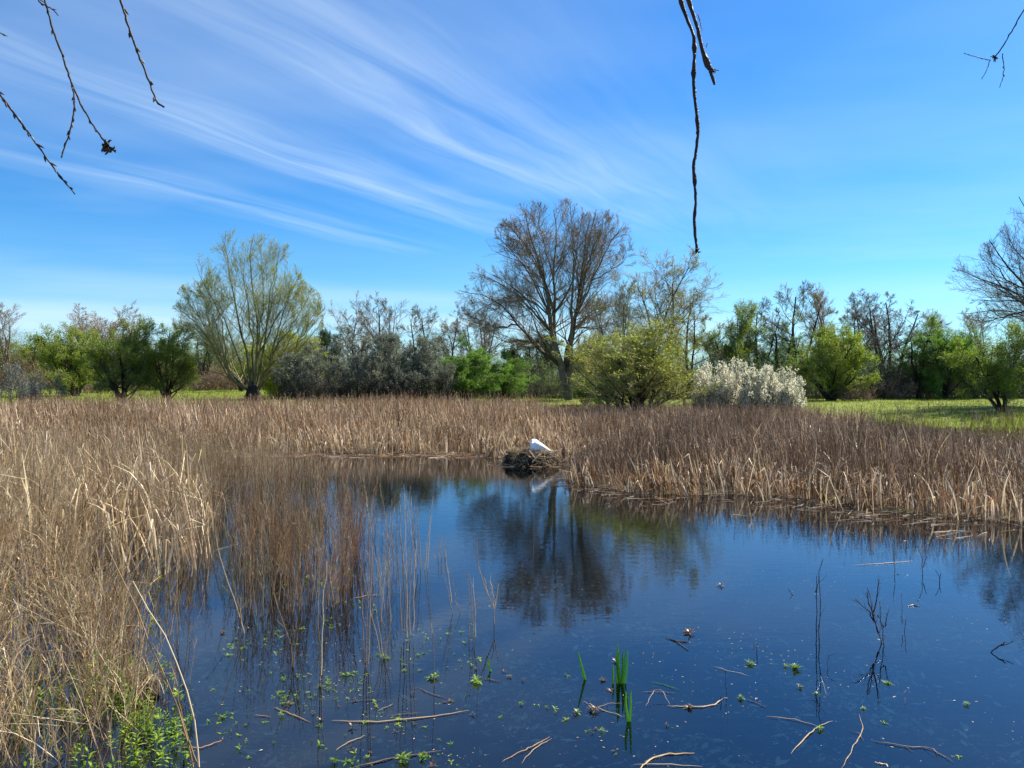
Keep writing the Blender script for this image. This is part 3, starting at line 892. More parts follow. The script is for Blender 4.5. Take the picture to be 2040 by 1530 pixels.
rng = np.random.default_rng(99)
GB = 'bare trees of the far hedgerow'
GS = 'leafy shrubs round the pond'
PL = [
    ('bare_round', 'bare_tree', 'pale brown bare tree at the far left edge of the view', 'tree', 22, 594, 160, 85, GB),
    ('bare_rust', 'bare_tree', 'rusty domed bare tree top showing behind the two dark hawthorns on the left', 'tree', 212, 606, 160, 95, GB),
    ('shrub_lime', 'shrub', 'yellow green shrub tree immediately left of the two dark hawthorns', 'shrub', 150, 650, 140, 68, GS),
    ('hawthorn_dark', 'hawthorn_tree', 'dark green hawthorn on the left meadow edge, the larger left one of two', 'tree', 247, 634, 180, 50, None),
    ('hawthorn_dark', 'hawthorn_tree', 'dark green hawthorn on the left meadow edge, the smaller right one of two', 'tree', 334, 644, 155, 52, None),
    ('sallow_bush', 'sallow_bush', 'silvery grey low bush at the far left edge above the reeds', 'bush', 20, 728, 120, 46, GS),
    ('sallow_bush', 'sallow_bush', 'silvery grey low bush second from the left edge above the reeds', 'bush', 88, 745, 75, 46, GS),
    ('shrub_lime', 'shrub', 'olive green shrub behind the left edge bare tree', 'shrub', 70, 680, 150, 90, GS),
    ('shrub_yellow', 'shrub', 'bright yellow green shrub immediately behind the fan shaped willow', 'shrub', 575, 662, 170, 60, GS),
    ('slim_green', 'tree', 'thin green leaved tree between the right dark hawthorn and the fan shaped willow', 'tree', 405, 650, 120, 88, None),
    ('ivy_tree', 'ivy_clad_tree', 'dark ivy clad tree peeping over the grey blackthorn thicket at its left', 'tree', 650, 652, 55, 66, None),
    ('bare_round', 'bare_tree', 'brown bare tree behind left part of the grey blackthorn thicket', 'tree', 712, 606, 130, 74, GB),
    ('bare_round', 'bare_tree', 'highest brown bare tree behind the middle of the grey blackthorn thicket', 'tree', 775, 584, 150, 72, GB),
    ('bare_tall', 'bare_tree', 'brown bare tree behind right part of the grey blackthorn thicket', 'tree', 835, 608, 115, 72, GB),
    ('blackthorn', 'blackthorn_thicket', 'long rounded grey blackthorn thicket right of the fan shaped willow', 'thicket', 735, 676, 330, 47, None),
    ('hawthorn_green', 'shrub', 'fresh green shrub hard against the right end of the blackthorn thicket', 'shrub', 930, 676, 145, 49, GS),
    ('hawthorn_green', 'shrub', 'lower green shrub left of the tall domed willow trunk', 'shrub', 1000, 700, 130, 51, GS),
    ('bare_tall', 'bare_tree', 'slender bare tree above the fresh green shrub beside the blackthorn thicket', 'tree', 905, 634, 110, 76, GB),
    ('bare_multi', 'bare_tree', 'bare many stemmed tree left behind the lowest boughs of the domed willow', 'tree', 962, 622, 140, 78, GB),
    ('ivy_tree', 'shrub', 'dark green shrub directly behind the trunk of the domed willow', 'shrub', 1068, 662, 130, 66, GS),
    ('hawthorn_dark', 'shrub', 'olive shrub between the domed willow trunk and the pale young willow', 'shrub', 1165, 684, 130, 68, GS),
    ('hawthorn_green', 'shrub', 'deep green shrub at the left foot of the leafy sapling willow', 'shrub', 1212, 684, 110, 47, GS),
    ('shrub_lime', 'shrub', 'small lime green shrub at the foot of the domed willow', 'shrub', 1165, 752, 55, 50, GS),
    ('tall_willow', 'young_willow', 'tall slender willow with scattered pale leaves right of the domed willow', 'tree', 1310, 494, 220, 50, None),
    ('tall_willow', 'young_willow', 'narrow willow with scattered pale leaves overlapping right side of the domed willow', 'tree', 1240, 545, 130, 49, None),
    ('bare_tall', 'bare_tree', 'small bare tree right of the tall slender pale leaved willow', 'tree', 1378, 574, 130, 62, GB),
    ('sapling_willow', 'sapling_willow', 'low spreading yellow green willow standing in the reeds right of the swan', 'tree', 1273, 636, 295, 37, None),
    ('young_tree', 'young_tree', 'yellow leaved young tree between sapling willow and white blossom', 'tree', 1368, 655, 125, 41, None),
    ('hawthorn_dark', 'hedgerow_tree', 'rounded olive tree behind the white blossom bushes', 'tree', 1458, 606, 145, 66, None),
    ('bare_tall', 'bare_tree', 'slender bare tree right of the rounded olive tree', 'tree', 1520, 594, 110, 68, GB),
    ('slim_green', 'tree', 'slim green leaved tree above right end of the white blossom', 'tree', 1562, 625, 115, 66, None),
    ('bare_tall', 'bare_tree', 'tall bare tree behind the lime green shrub beside the blossom, left of two', 'tree', 1598, 562, 150, 68, GB),
    ('bare_round', 'bare_tree', 'tall bare tree behind the lime green shrub beside the blossom, right of two', 'tree', 1655, 562, 140, 70, GB),
    ('bare_tall', 'bare_tree', 'thin bare tree between the two tallest groups of the right hedgerow', 'tree', 1705, 584, 110, 70, GB),
    ('bare_multi', 'bare_tree', 'dark many stemmed bare tree in the middle of the right hedgerow', 'tree', 1768, 582, 190, 64, GB),
    ('slim_green_b', 'tree', 'thin green leaved tree at left foot of the dark many stemmed tree', 'tree', 1690, 632, 120, 72, None),
    ('shrub_lime', 'shrub', 'large lime green shrub on the meadow right of the white blossom', 'shrub', 1657, 652, 165, 56, GS),
    ('slim_green_b', 'tree', 'green leaved tree in the right hedgerow, left of the three green ones', 'tree', 1830, 640, 130, 62, None),
    ('hawthorn_green', 'tree', 'broad bright green tree in the right hedgerow, middle of the three green ones', 'tree', 1885, 632, 140, 60, None),
    ('slim_green_b', 'tree', 'green leaved tree in the right hedgerow, right of the three green ones', 'tree', 1945, 640, 140, 60, None),
    ('bare_round', 'bare_tree', 'pale bare tree top behind the broad bright green tree', 'tree', 1888, 614, 150, 84, GB),
    ('bare_round', 'bare_tree', 'pale bare tree top behind the right end of the right hedgerow', 'tree', 1968, 612, 150, 84, GB),
    ('hawthorn_dark', 'hawthorn_tree', 'olive hawthorn with amber tinge on the right meadow casting a dark shadow', 'tree', 1998, 645, 185, 38, None),
    ('blossom_bush', 'blossom_bush', 'white blossom bush in full flower, left of the row of three', 'bush', 1425, 738, 130, 38, 'white blossom bushes'),
    ('blossom_bush', 'blossom_bush', 'white blossom bush in full flower, middle of the row of three', 'bush', 1482, 733, 130, 37, 'white blossom bushes'),
    ('blossom_bush', 'blossom_bush', 'white blossom bush in full flower, right of the row of three', 'bush', 1550, 742, 118, 38, 'white blossom bushes'),
    ('bramble', 'bramble_heap', 'rusty bramble heap at the back of the right meadow', 'bramble', 1755, 752, 120, 60, None),
    ('bramble', 'bramble_heap', 'low bramble beside the lime green shrub on the right meadow', 'bramble', 1705, 768, 80, 55, None),
    ('bramble', 'bramble_heap', 'pale bramble tangle in the gap between dark hawthorns and fan shaped willow', 'bramble', 430, 742, 110, 84, None),
    ('bramble', 'bramble_heap', 'pale dead bramble left behind the dark hawthorns', 'bramble', 165, 748, 90, 76, None),
    ('slim_green_b', 'tree', 'thin green leaved tree behind right end of blossom bushes', 'tree', 1500, 645, 120, 72, None),
    ('slim_green', 'tree', 'thin green leaved tree peeping between the fan willow and its yellow shrub', 'tree', 480, 680, 80, 80, None),
]
for k_, nm, lb, ct, px, yt, w, Y, grp in PL:
    place(k_, nm, lb, ct, px, yt, w, Y, group=grp)

# dark understorey of the right hedgerow and far woodland: reads as one mass each
def scrub(name, label, x0px, x1px, Y0, Y1, n, hlo, hhi, mats, leafn, cat='scrub', ls=.09):
    mb = MB()
    Y = rng.uniform(Y0, Y1, n)
    X = (rng.uniform(x0px, x1px, n) - 1020) / F * Y
    h = rng.uniform(hlo, hhi, n) * (1 + .3 * wob(X * .5, Y * .3))
    P = np.stack([X, Y, ground(X, Y) - .05], 1)
    D = unit(np.stack([rng.normal(size=n) * .28, rng.normal(size=n) * .28, np.ones(n)], 1))
    lv = grow(P, D, h, np.full(n, .012), 5, .12, .02)
    tubes(mb, *lv[::2], rng.uniform(0, 1, n), 3)
    P, D, L, Rr = spawn(lv, h, 8, .1, 1, 20, 60, .4)
    lv2 = grow(P, D, L, np.full(len(P), .008), 3, .15, .05)
    tubes(mb, *lv2[::2], rng.uniform(0, 1, len(P)), 3)
    if leafn:
        i = rng.integers(0, len(P), int(len(P) * leafn))
        j = rng.integers(1, 4, len(i))
        leaves(mb, lv2[0][i, j] + rng.normal(size=(len(i), 3)) * .08, ls, rng.uniform(0, 1, len(i)), 1, .6)
    o = mb.build(name, [M[mats[0]], M[mats[1]]])
    tag(o, label, cat, kind='stuff')


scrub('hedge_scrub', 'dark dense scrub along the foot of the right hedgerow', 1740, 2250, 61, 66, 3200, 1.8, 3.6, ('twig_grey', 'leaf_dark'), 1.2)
scrub('hedge_scrub', 'green and brown scrub behind the blossom bushes and domed willow', 1010, 1780, 60, 70, 3600, 1.5, 3.6, ('twig_grey', 'leaf_green'), 1.6)
scrub('hedge_scrub', 'mixed scrub behind the blackthorn thicket', 540, 1010, 60, 70, 2200, 1.4, 2.8, ('twig_grey', 'leaf_olive'), 1.6)
scrub('far_scrub', 'pale brown far scrub closing the left meadow', -300, 580, 84, 96, 4200, 2.0, 3.8, ('reed_tan', 'leaf_rust'), .6)
scrub('far_scrub', 'olive scrub behind the left trees', -300, 580, 96, 104, 2400, 3.5, 6.0, ('twig_grey', 'leaf_olive'), 1.4, ls=.14)
scrub('far_wood', 'distant low woodland seen between the trunks', -500, 2500, 120, 150, 5200, 4.0, 8.5, ('twig_grey', 'leaf_olive'), 1.2, 'woodland', .22)

# ------------------------------------------------------------------ reeds
def sample_poly(poly, dens, clump=None, cs=1.0):
    poly = np.array(poly, float)
    lo, hi = poly.min(0), poly.max(0)
    n = int((hi - lo).prod() * dens)
    P = rng.uniform(lo, hi, (n, 2))
    P = P[poly_sd(P, poly) < 0]
    if clump is not None:
        P = P[rng.uniform(0, 1, len(P)) < np.clip(clump + .9 * wob(P[:, 0] * cs, P[:, 1] * cs, 1.7), .03, 1)]
    return P


def pxpoly(pts):
    return [gp(x, y)[:2] for x, y in pts]


def blades(mb, P2, h, width, mat=0, lean=.16, bend=.5, kinkp=.3, wind=(-.06, 0), K=6, z=None, rlo=0., rhi=1.):
    N = len(P2)
    z = ground(P2[:, 0], P2[:, 1]) if z is None else z
    az = rng.uniform(0, 2 * np.pi, N)
    th0 = np.abs(rng.normal(size=N)) * lean
    wx, wy = wob(P2[:, 0] * .8 + 5, P2[:, 1] * .8), wob(P2[:, 0] * .9, P2[:, 1] * .8 + 9)      # lodged patches lean together
    bd = rng.uniform(0, 1, N) ** 2 * bend
    tk = rng.uniform(.35, .85, N)
    kk = np.where(rng.uniform(0, 1, N) < kinkp, rng.uniform(.6, 2.2, N), 0)
    pts = [np.stack([P2[:, 0], P2[:, 1], z], 1)]
    for i in range(K - 1):
        t = (i + .5) / (K - 1)
        th = th0 + bd * t * t * 1.6 + kk * (t > tk)
        d = np.stack([np.sin(th) * np.cos(az) + wind[0] + .22 * wx * (.4 + t), np.sin(th) * np.sin(az) + wind[1] + .15 * wy, np.cos(th)], 1)
        pts.append(pts[-1] + unit(d) * (h / (K - 1))[:, None])
    pts = np.stack(pts, 1)
    fa = rng.uniform(0, np.pi, N)
    side = np.stack([np.cos(fa), np.sin(fa), 0 * fa], 1)
    w = np.broadcast_to(width, (N,))[:, None] * (np.array([.8, 1, 1, .9, .7, .25]) if K == 6 else np.linspace(1, .3, K))[None]
    ribbons(mb, pts, w, side, np.clip(rlo + (rhi - rlo) * (rng.uniform(0, 1, N) + .22 * wob(P2[:, 0] * 1.1, P2[:, 1] * .8 + 3)), 0, 1), mat)
    return pts


def stems(mb, P2, h, r, mat=0, lean=.08, twigs=7, tw=.14, z=None, twmat=None, wand=.05, zb=None):
    N = len(P2)
    if N == 0:
        return
    z = ground(P2[:, 0], P2[:, 1]) if z is None else z
    D = unit(np.stack([rng.normal(size=N) * lean, rng.normal(size=N) * lean, np.ones(N)], 1))
    lv = grow(np.stack([P2[:, 0], P2[:, 1], z], 1), D, h, np.broadcast_to(r, (N,)), 5, wand, 0)
    rn = np.clip(rng.uniform(0, 1, N) + .22 * wob(P2[:, 0] * 1.1 + 7, P2[:, 1] * .8), 0, 1)
    tubes(mb, lv[0], np.maximum(lv[2], .0012), rn, 3, mat)
    if twigs:
        P, D, L, Rr = spawn(lv, np.full(N, tw), twigs, .42, 1, 10, 35, 1.0)
        lv2 = grow(P, D, L, np.full(len(P), .0016), 2, .06, .06)
        tubes(mb, lv2[0], np.full(lv2[2].shape, 1) * np.maximum(.0022, .7 * np.repeat(np.broadcast_to(r, (N,)), twigs))[:, None] * np.array([[.6, 1, .5]]),
              np.clip(np.repeat(rn, twigs) * .5 + rng.uniform(0, .5, len(P)), 0, 1), 3, mat if twmat is None else twmat)


def tufts(P, k, sp=.05):
    return np.repeat(P, k, 0) + rng.normal(size=(len(P) * k, 2)) * sp


MT = [M['reed_tan'], M['reed_straw'], M['stem_tan'], M['stem_red']]

# far bed behind the open water
mb = MB()
far_poly = [(-30, 25.8), (-12, 26.2), (-3, 25.9), (1.0, 25.2), (2.2, 22.5), (2.5, 20.5), (9, 20), (14, 30), (14, 41), (-32, 43)]
def shore_shift(P):
    """ragged margin: clumps step out into the water"""
    sd = np.maximum(poly_sd(P, POND), 0)
    k = np.clip(1 - sd / 4, 0, 1)
    P[:, 1] -= k * (.45 + .75 * wob(P[:, 0] * 1.6, P[:, 0] * .3, 1.2))
    return P


def far_top(P):
    zt = np.minimum(.1285 * P[:, 1] - 2.45, 2.5 - .0235 * P[:, 1])
    zt = np.where(P[:, 0] > 1.5, np.minimum(zt, 1.3), zt)
    return np.clip(zt - ground(P[:, 0], P[:, 1]), .35, 1.9) * (1 + .17 * wob(P[:, 0] * .6, P[:, 1] * .6))


P = sample_poly(far_poly, 62, .75, .8)
blades(mb, P, far_top(P) * rng.uniform(.6, 1.06, len(P)), .028, 0, .16, .5, .30)
P = sample_poly(far_poly, 26, .6, .5)
stems(mb, P, far_top(P) * rng.uniform(.7, 1.22, len(P)), .0085, 3, .09, 5, .18)
P = sample_poly([(-30, 25.4), (-3, 25.5), (1.2, 24.8), (1.6, 28), (-30, 30)], 34, .4, .8)
blades(mb, P, rng.uniform(.4, .95, len(P)), .032, 1, .3, 1.0, .7)
P = sample_poly(far_poly, 7, .4, .6)
blades(mb, P, far_top(P) * rng.uniform(.8, 1.05, len(P)), .034, 1, .3, 1.0, .8, rlo=.4)
P = sample_poly([(-.6, 24.0), (1.7, 23.7), (2.0, 21), (3.2, 21), (3.2, 26.5), (-.6, 26.8)], 75, .7, 1)
blades(mb, P, rng.uniform(.3, .95, len(P)), .026, 0, .2, .6, .4)
tag(mb.build('reed_bed', MT), 'pinkish tan dead reed bed across the far side of the pond', 'reeds', kind='stuff')

# right bed
mb = MB()
MR = [M['reed_grey'], M['reed_rust'], M['stem_red'], M['reed_straw']]
right_poly = [(1.3, 19.6), (1.9, 18.3), (3.0, 17.1), (5.9, 17.0), (6.3, 15.7), (7.4, 14.6), (9.0, 13.8), (12.5, 13.2), (22, 14), (27, 31), (20, 29.5), (13.5, 30.5), (9, 33), (2.5, 30), (2.3, 22)]
def right_top(P, front):
    pxs = 1020 + P[:, 0] / P[:, 1] * F
    topy = np.interp(pxs, [1100, 1400, 1600, 1700, 1900, 2040, 2300], [798, 810, 820, 836, 860, 870, 880])
    g_ = ground(P[:, 0], P[:, 1])
    zt = CH - (topy - HY) / F * P[:, 1]
    sd = np.maximum(poly_sd(P, POND), 0)
    return np.clip(np.minimum(zt - g_, np.minimum(front + .22 * sd, 1.35)), .2, 1.6) * (1 + .20 * wob(P[:, 0] * .9, P[:, 1] * .9))


P = sample_poly(right_poly, 110, .7, .8)
P = shore_shift(P)
blades(mb, P, right_top(P, .55) * rng.uniform(.55, 1.05, len(P)), .017, 0, .18, .55, .28, wind=(-.14, 0))
P = sample_poly(right_poly, 60, .6, .6)
P = shore_shift(P)
stems(mb, P, right_top(P, .75) * rng.uniform(.6, 1.25, len(P)), .0050, 0, .12, 6, .16)
P = sample_poly(right_poly, 14, .4, .8)
P = shore_shift(P)
blades(mb, P, right_top(P, .6) * rng.uniform(.7, 1.1, len(P)), .022, 3, .25, .9, .6, wind=(-.16, 0), rlo=.3)
edge = [(1.3, 19.5), (1.9, 18.2), (3.0, 16.95), (5.9, 16.85), (6.25, 15.5), (7.35, 14.4), (9.0, 13.6), (12.5, 13.0), (20, 13.5), (20, 16), (12.5, 15.5), (9.6, 16), (8, 17), (6.5, 18.8), (3.2, 19), (2.2, 20.5)]
P = sample_poly(edge, 85, .35, 1.5)
P = shore_shift(P)
blades(mb, P, rng.uniform(.3, .85, len(P)) * (1 + .3 * wob(P[:, 0], P[:, 1], 1.4)), .022, 1, .26, .9, .5, wind=(-.14, -.05))
P = sample_poly(edge, 36, .2, 1.1)
P = shore_shift(P)
blades(mb, P, rng.uniform(.4, 1.0, len(P)), .028, 3, .25, .9, .55, wind=(-.12, -.05), rlo=.45)
tag(mb.build('reed_bed', MR), 'grey brown dead reed bed with rusty pale blades on the right bank', 'reeds', kind='stuff')

# left beds, standing in the water
mb = MB()
leftmid = pxpoly([(-260, 905), (330, 905), (480, 915), (600, 925), (640, 945), (560, 960), (470, 985), (430, 1040), (430, 1120), (330, 1150), (200, 1150), (-300, 1120)])
P = sample_poly(leftmid, 56, .5, 1.0)
stems(mb, P, rng.uniform(.7, 1.3, len(P)), .0042, 2, .10, 7, .15, z=np.full(len(P), -.15))
P = sample_poly(pxpoly([(-260, 905), (320, 905), (360, 960), (430, 1010), (430, 1130), (330, 1150), (200, 1140), (-300, 1120)]), 66, .5, 1.0)
blades(mb, P, rng.uniform(.6, 1.3, len(P)), .014, 0, .16, .6, .4, z=np.full(len(P), -.1))
P = sample_poly(pxpoly([(-260, 940), (250, 940), (430, 1010), (430, 1125), (300, 1150), (-300, 1120)]), 24, .35, 1.3)
blades(mb, P, rng.uniform(.8, 1.6, len(P)), .024, 1, .28, 1.0, .85, z=np.full(len(P), -.1), rlo=.3)
P = sample_poly(pxpoly([(-350, 960), (120, 960), (200, 1060), (170, 1180), (-350, 1200)]), 90, .8, 1.0)
stems(mb, P, rng.uniform(.6, 1.3, len(P)), .0042, 2, .13, 7, .15, z=np.full(len(P), -.15), wand=.07)
P = sample_poly(pxpoly([(-350, 960), (120, 960), (200, 1060), (170, 1180), (-350, 1200)]), 60, .8, 1.0)
blades(mb, P, rng.uniform(.5, 1.2, len(P)), .013, 1, .25, .8, .5, z=np.full(len(P), -.1))
tag(mb.build('reed_bed', MT), 'straw coloured bent reeds standing in the water on the left', 'reeds', kind='stuff')

mb = MB()
P = tufts(sample_poly(pxpoly([(330, 915), (560, 915), (760, 940), (740, 1000), (780, 1090), (690, 1110), (560, 1110), (430, 1080), (400, 980)]), 11, .15, 1.6), 4, .10)
stems(mb, P, rng.uniform(.6, 1.2, len(P)), .0042, 3, .09, 6, .12, z=np.full(len(P), -.15))
P = tufts(sample_poly(pxpoly([(430, 1080), (740, 1070), (720, 1170), (680, 1215), (560, 1245), (470, 1240), (440, 1180)]), 30, .12, 2.6), 8, .06)
stems(mb, P, rng.uniform(.5, 1.5, len(P)), .0036, 3, .10, 9, .11, z=np.full(len(P), -.15), wand=.04)
P = tufts(sample_poly(pxpoly([(470, 1100), (700, 1090), (690, 1200), (560, 1240), (480, 1230)]), 18, .40, 2.2), 5, .06)
stems(mb, P, rng.uniform(.5, 1.3, len(P)), .0034, 2, .14, 6, .14, z=np.full(len(P), -.15), wand=.09)
P = tufts(sample_poly(pxpoly([(700, 1090), (850, 1080), (870, 1150), (820, 1240), (700, 1250)]), 14, .2, 2.5), 4, .05)
stems(mb, P, rng.uniform(.6, 1.3, len(P)), .0030, 2, .07, 8, .11, z=np.full(len(P), -.15))
tag(mb.build('reed_stand', MT), 'reddish thin dead stems standing in open water left of centre', 'reeds', kind='stuff')

mb = MB()
near = pxpoly([(-300, 1130), (120, 1150), (250, 1200), (290, 1260), (260, 1340), (290, 1400), (300, 1460), (200, 1580), (-300, 1580)])
P = tufts(sample_poly(near, 29, .4, 1.6), 7, .06)
stems(mb, P, rng.uniform(.35, 1.2, len(P)), .0033, 2, .16, 8, .12, z=np.full(len(P), -.15), wand=.10)
P = tufts(sample_poly(near, 17, .5, 1.9), 7, .06)
stems(mb, P, rng.uniform(.35, 1.15, len(P)), .0033, 3, .18, 8, .11, z=np.full(len(P), -.15), wand=.11)
P = sample_poly(near, 170, .5, 1.4)
blades(mb, P, rng.uniform(.3, 1.0, len(P)), .008, 1, .45, 1.3, .6, z=np.full(len(P), -.1), rlo=.2)
P = sample_poly(near, 50, .2, 1.2)
stems(mb, P, rng.uniform(.5, 1.2, len(P)), .0028, 1, .45, 3, .2, z=np.full(len(P), -.05), wand=.14)
P = tufts(sample_poly(pxpoly([(300, 1150), (430, 1140), (450, 1250), (430, 1400), (400, 1540), (230, 1560), (300, 1400)]), 14, .05, 2.2), 5, .05)
stems(mb, P, rng.uniform(.5, 1.25, len(P)), .0032, 2, .14, 5, .12, z=np.full(len(P), -.15), wand=.07)
tag(mb.build('reed_stand', MT), 'tangled foreground mass of dead stems at the left edge', 'reeds', kind='stuff')

# sedge feathering out on to the meadow
mb = MB()
for dens_, hlo, hhi, poly in ((26, .30, .75, [(8, 31), (13.5, 29.5), (20, 27.5), (27, 30), (28, 34), (18, 33), (9.5, 37)]), (9, .25, .65, [(8.5, 34), (18, 31), (30, 31), (30, 40), (12, 43)])):
    P = sample_poly(poly, dens_, .35, .8)
    stems(mb, P, rng.uniform(hlo, hhi, len(P)), .007, 0, .15, 5, .14)
    P = sample_poly(poly, dens_ * 1.3, .35, .8)
    blades(mb, P, rng.uniform(hlo, hhi, len(P)) * .8, .016, 1, .3, .7, .1, K=4)
tag(mb.build('sedge', [M['reed_grey'], M['leaf_olive']]), 'thin brown and olive sedge where right reeds meet the meadow', 'sedge', kind='stuff')

# sedge fringe and grass
mb = MB()
mp_ = [(4, 31), (30, 26), (60, 62), (30, 72), (8, 72)]
P = sample_poly(mp_, 32)
P = P[P[:, 0] / P[:, 1] > .36]
P = P[rng.uniform(-.9, .5, len(P)) < wob(P[:, 0] * 1.5, P[:, 1] * 1.5)]
blades(mb, P, rng.uniform(.05, .13, len(P)) * (1 + .7 * wob(P[:, 0] * 2, P[:, 1] * 2, .8)), .03, 0, .5, .8, 0, K=3)
P = sample_poly([(-50, 48), (-8, 46), (3, 50), (6, 62), (-8, 90), (-60, 100)], 9)
blades(mb, P, rng.uniform(.08, .2, len(P)), .045, 0, .5, .8, 0, K=3)
P = sample_poly([(8.5, 33), (20, 28), (28, 28), (28, 32), (16, 35), (9, 37)], 60, .3)
blades(mb, P, rng.uniform(.2, .5, len(P)), .018, 0, .3, .6, 0, K=4)
tag(mb.build('grass', [M['grass']]), 'short sunlit green grass of the meadows behind the reeds', 'grass', kind='stuff')

# ------------------------------------------------------------------ swan and nest
rng = np.random.default_rng(5)
NB = gp(1058, 924)
nest = thing('swan_nest', 'dark heaped reed nest mound at the water edge carrying the white swan', 'nest', (NB[0], NB[1], 0))
mb = MB()
K, Sg = 14, 40
v = []
for k in range(K):
    t = k / (K - 1)
    for s in range(Sg):
        a = s / Sg * 2 * math.pi
        rr = (.90 - .26 * t ** 1.3) * (1 if t < .8 else (1 - ((t - .8) / .2) ** 1.5 * .99))
        zz_ = -.25 + .62 * min(t / .8, 1) - .05 * max(0, (t - .8) / .2)
        bmp = 1 + .05 * math.sin(a * 5 + k * .5) + .03 * math.sin(a * 11) + .07 * random.uniform(-1, 1)
        v.append((math.cos(a) * rr * bmp, math.sin(a) * rr * bmp * .95, zz_ + random.uniform(-.015, .015)))
f = [(k * Sg + s, k * Sg + (s + 1) % Sg, (k + 1) * Sg + (s + 1) % Sg, (k + 1) * Sg + s) for k in range(K - 1) for s in range(Sg)]
mb.add(v, f, rng.uniform(0, 1, len(v)))
mb.build('mound', M['nest'], nest)
mb = MB()
N = 1500     # stalks woven over rim and sides
a = rng.uniform(0, 2 * np.pi, N)
r_ = rng.uniform(.45, .86, N)
zc = np.where(r_ < .66, .36 + rng.uniform(-.02, .07, N), rng.uniform(.0, .36, N))
c_ = np.stack([np.cos(a) * r_, np.sin(a) * r_ * .95, zc], 1)
tang = np.stack([-np.sin(a), np.cos(a), rng.normal(size=N) * .5], 1)
rad_ = np.stack([np.cos(a), np.sin(a), -rng.uniform(.2, 1.4, N)], 1)
D = unit(tang * rng.normal(size=(N, 1)) + rad_ * rng.uniform(-.2, .8, (N, 1)))
lv = grow(c_ - D * .12, D, rng.uniform(.15, .45, N), np.full(N, .006), 4, .12, -.06)
tubes(mb, lv[0], lv[2], rng.uniform(0, 1, N) ** 1.5, 3, 0)
o = mb.build('woven_stalks', [M['reed_straw']], nest)
Yn = NB[1] - .82
for pl, r in (([(1076, 904), (1060, 921)], .016), ([(1054, 897), (1066, 912)], .010), ([(1098, 899), (1112, 898), (1120, 893)], .012), ([(1120, 920), (1135, 908)], .012)):
    mb = MB()
    Q = np.array([at(x, y, Yn) for x, y in pl])
    tubes(mb, Q - NB, np.full(len(Q), r), .95, 5)
    mb.build('pale_stalk', [M['reed_straw']], nest)

mb = MB()
N = 260
a = rng.uniform(0, 2 * np.pi, N)
r_ = rng.uniform(.8, 1.35, N)
c_ = np.stack([np.cos(a) * r_ + .12, np.sin(a) * r_ * .8, rng.uniform(.0, .05, N) + .16 * np.clip(1.0 - r_, 0, 1)], 1)
D = unit(np.stack([rng.normal(size=N), rng.normal(size=N) * .5, rng.normal(size=N) * .08], 1))
lv = grow(c_, D, rng.uniform(.15, .5, N), np.full(N, .006), 4, .1, -.01)
tubes(mb, lv[0], lv[2], rng.uniform(0, 1, N), 3, 0)
mb.build('straw_skirt', [M['reed_rust']], nest)

SW = at(1075, 897, NB[1] - .25)
SW[2] = .36
# body: lofted rings along the spine, breast to the left, tail to the right; neck laid back along the flank
ringdefs = [  # x, half width(y), z bottom, z top
    (-.34, .03, .13, .19), (-.32, .12, .05, .27), (-.27, .18, .0, .34), (-.20, .22, -.03, .385), (-.12, .24, -.04, .40), (-.03, .245, -.04, .375),
    (.06, .23, -.03, .32), (.15, .20, -.01, .25), (.24, .155, .01, .185), (.32, .11, .02, .13), (.40, .07, .025, .085), (.47, .03, .03, .05)]
Sg = 20
v = []
for i_, (x, w, zb_, zt_) in enumerate(ringdefs):
    for s in range(Sg):
        a = s / Sg * 2 * math.pi
        cy, sz = math.cos(a), math.sin(a)
        pw = .85
        yy = math.copysign(abs(cy) ** pw, cy) * w
        zz_ = (zb_ + zt_) / 2 + math.copysign(abs(sz) ** pw, sz) * (zt_ - zb_) / 2
        # folded wings stand a little proud of the back and meet along it
        if sz > .2 and abs(cy) > .25 and -.28 < x < .3:
            yy *= 1.07
            zz_ += .012
        v.append((x, yy, zz_))
nr = len(ringdefs)
f = [(k * Sg + s, k * Sg + (s + 1) % Sg, (k + 1) * Sg + (s + 1) % Sg, (k + 1) * Sg + s) for k in range(nr - 1) for s in range(Sg)]
mb = MB()
v.append((-.345, 0, .16))
v.append((.49, 0, .04))
f += [(Sg * nr, (s + 1) % Sg, s, s) for s in range(Sg)]
f += [(Sg * nr + 1, (nr - 1) * Sg + s, (nr - 1) * Sg + (s + 1) % Sg, (nr - 1) * Sg + (s + 1) % Sg) for s in range(Sg)]
mb.add(v, f, .5)
nk = np.array([(-.27, .0, .22), (-.31, .02, .33), (-.27, .05, .42), (-.19, .09, .44), (-.10, .12, .42), (-.03, .15, .38), (.03, .16, .345), (.06, .16, .33)])
nrad = np.array([.075, .06, .048, .042, .042, .05, .045, .012])
tubes(mb, nk, nrad, .5, 12)
sw = thing('swan', 'white swan asleep on the dark reed nest, tail to the right', 'swan', SW, 0.35, (.84, .84, .84))
sb = mb.build('body', M['swan'], sw)
rm = sb.modifiers.new('remesh', 'REMESH')
rm.mode = 'VOXEL'
rm.voxel_size = .012
rm.use_smooth_shade = True
sm = sb.modifiers.new('smooth', 'SMOOTH')
sm.iterations = 4
mb = MB()
tubes(mb, np.array([(.045, .165, .338), (.08, .17, .318), (.12, .17, .30)]), np.array([.018, .014, .005]), .5, 8)
mb.build('bill', M['bill'], sw)

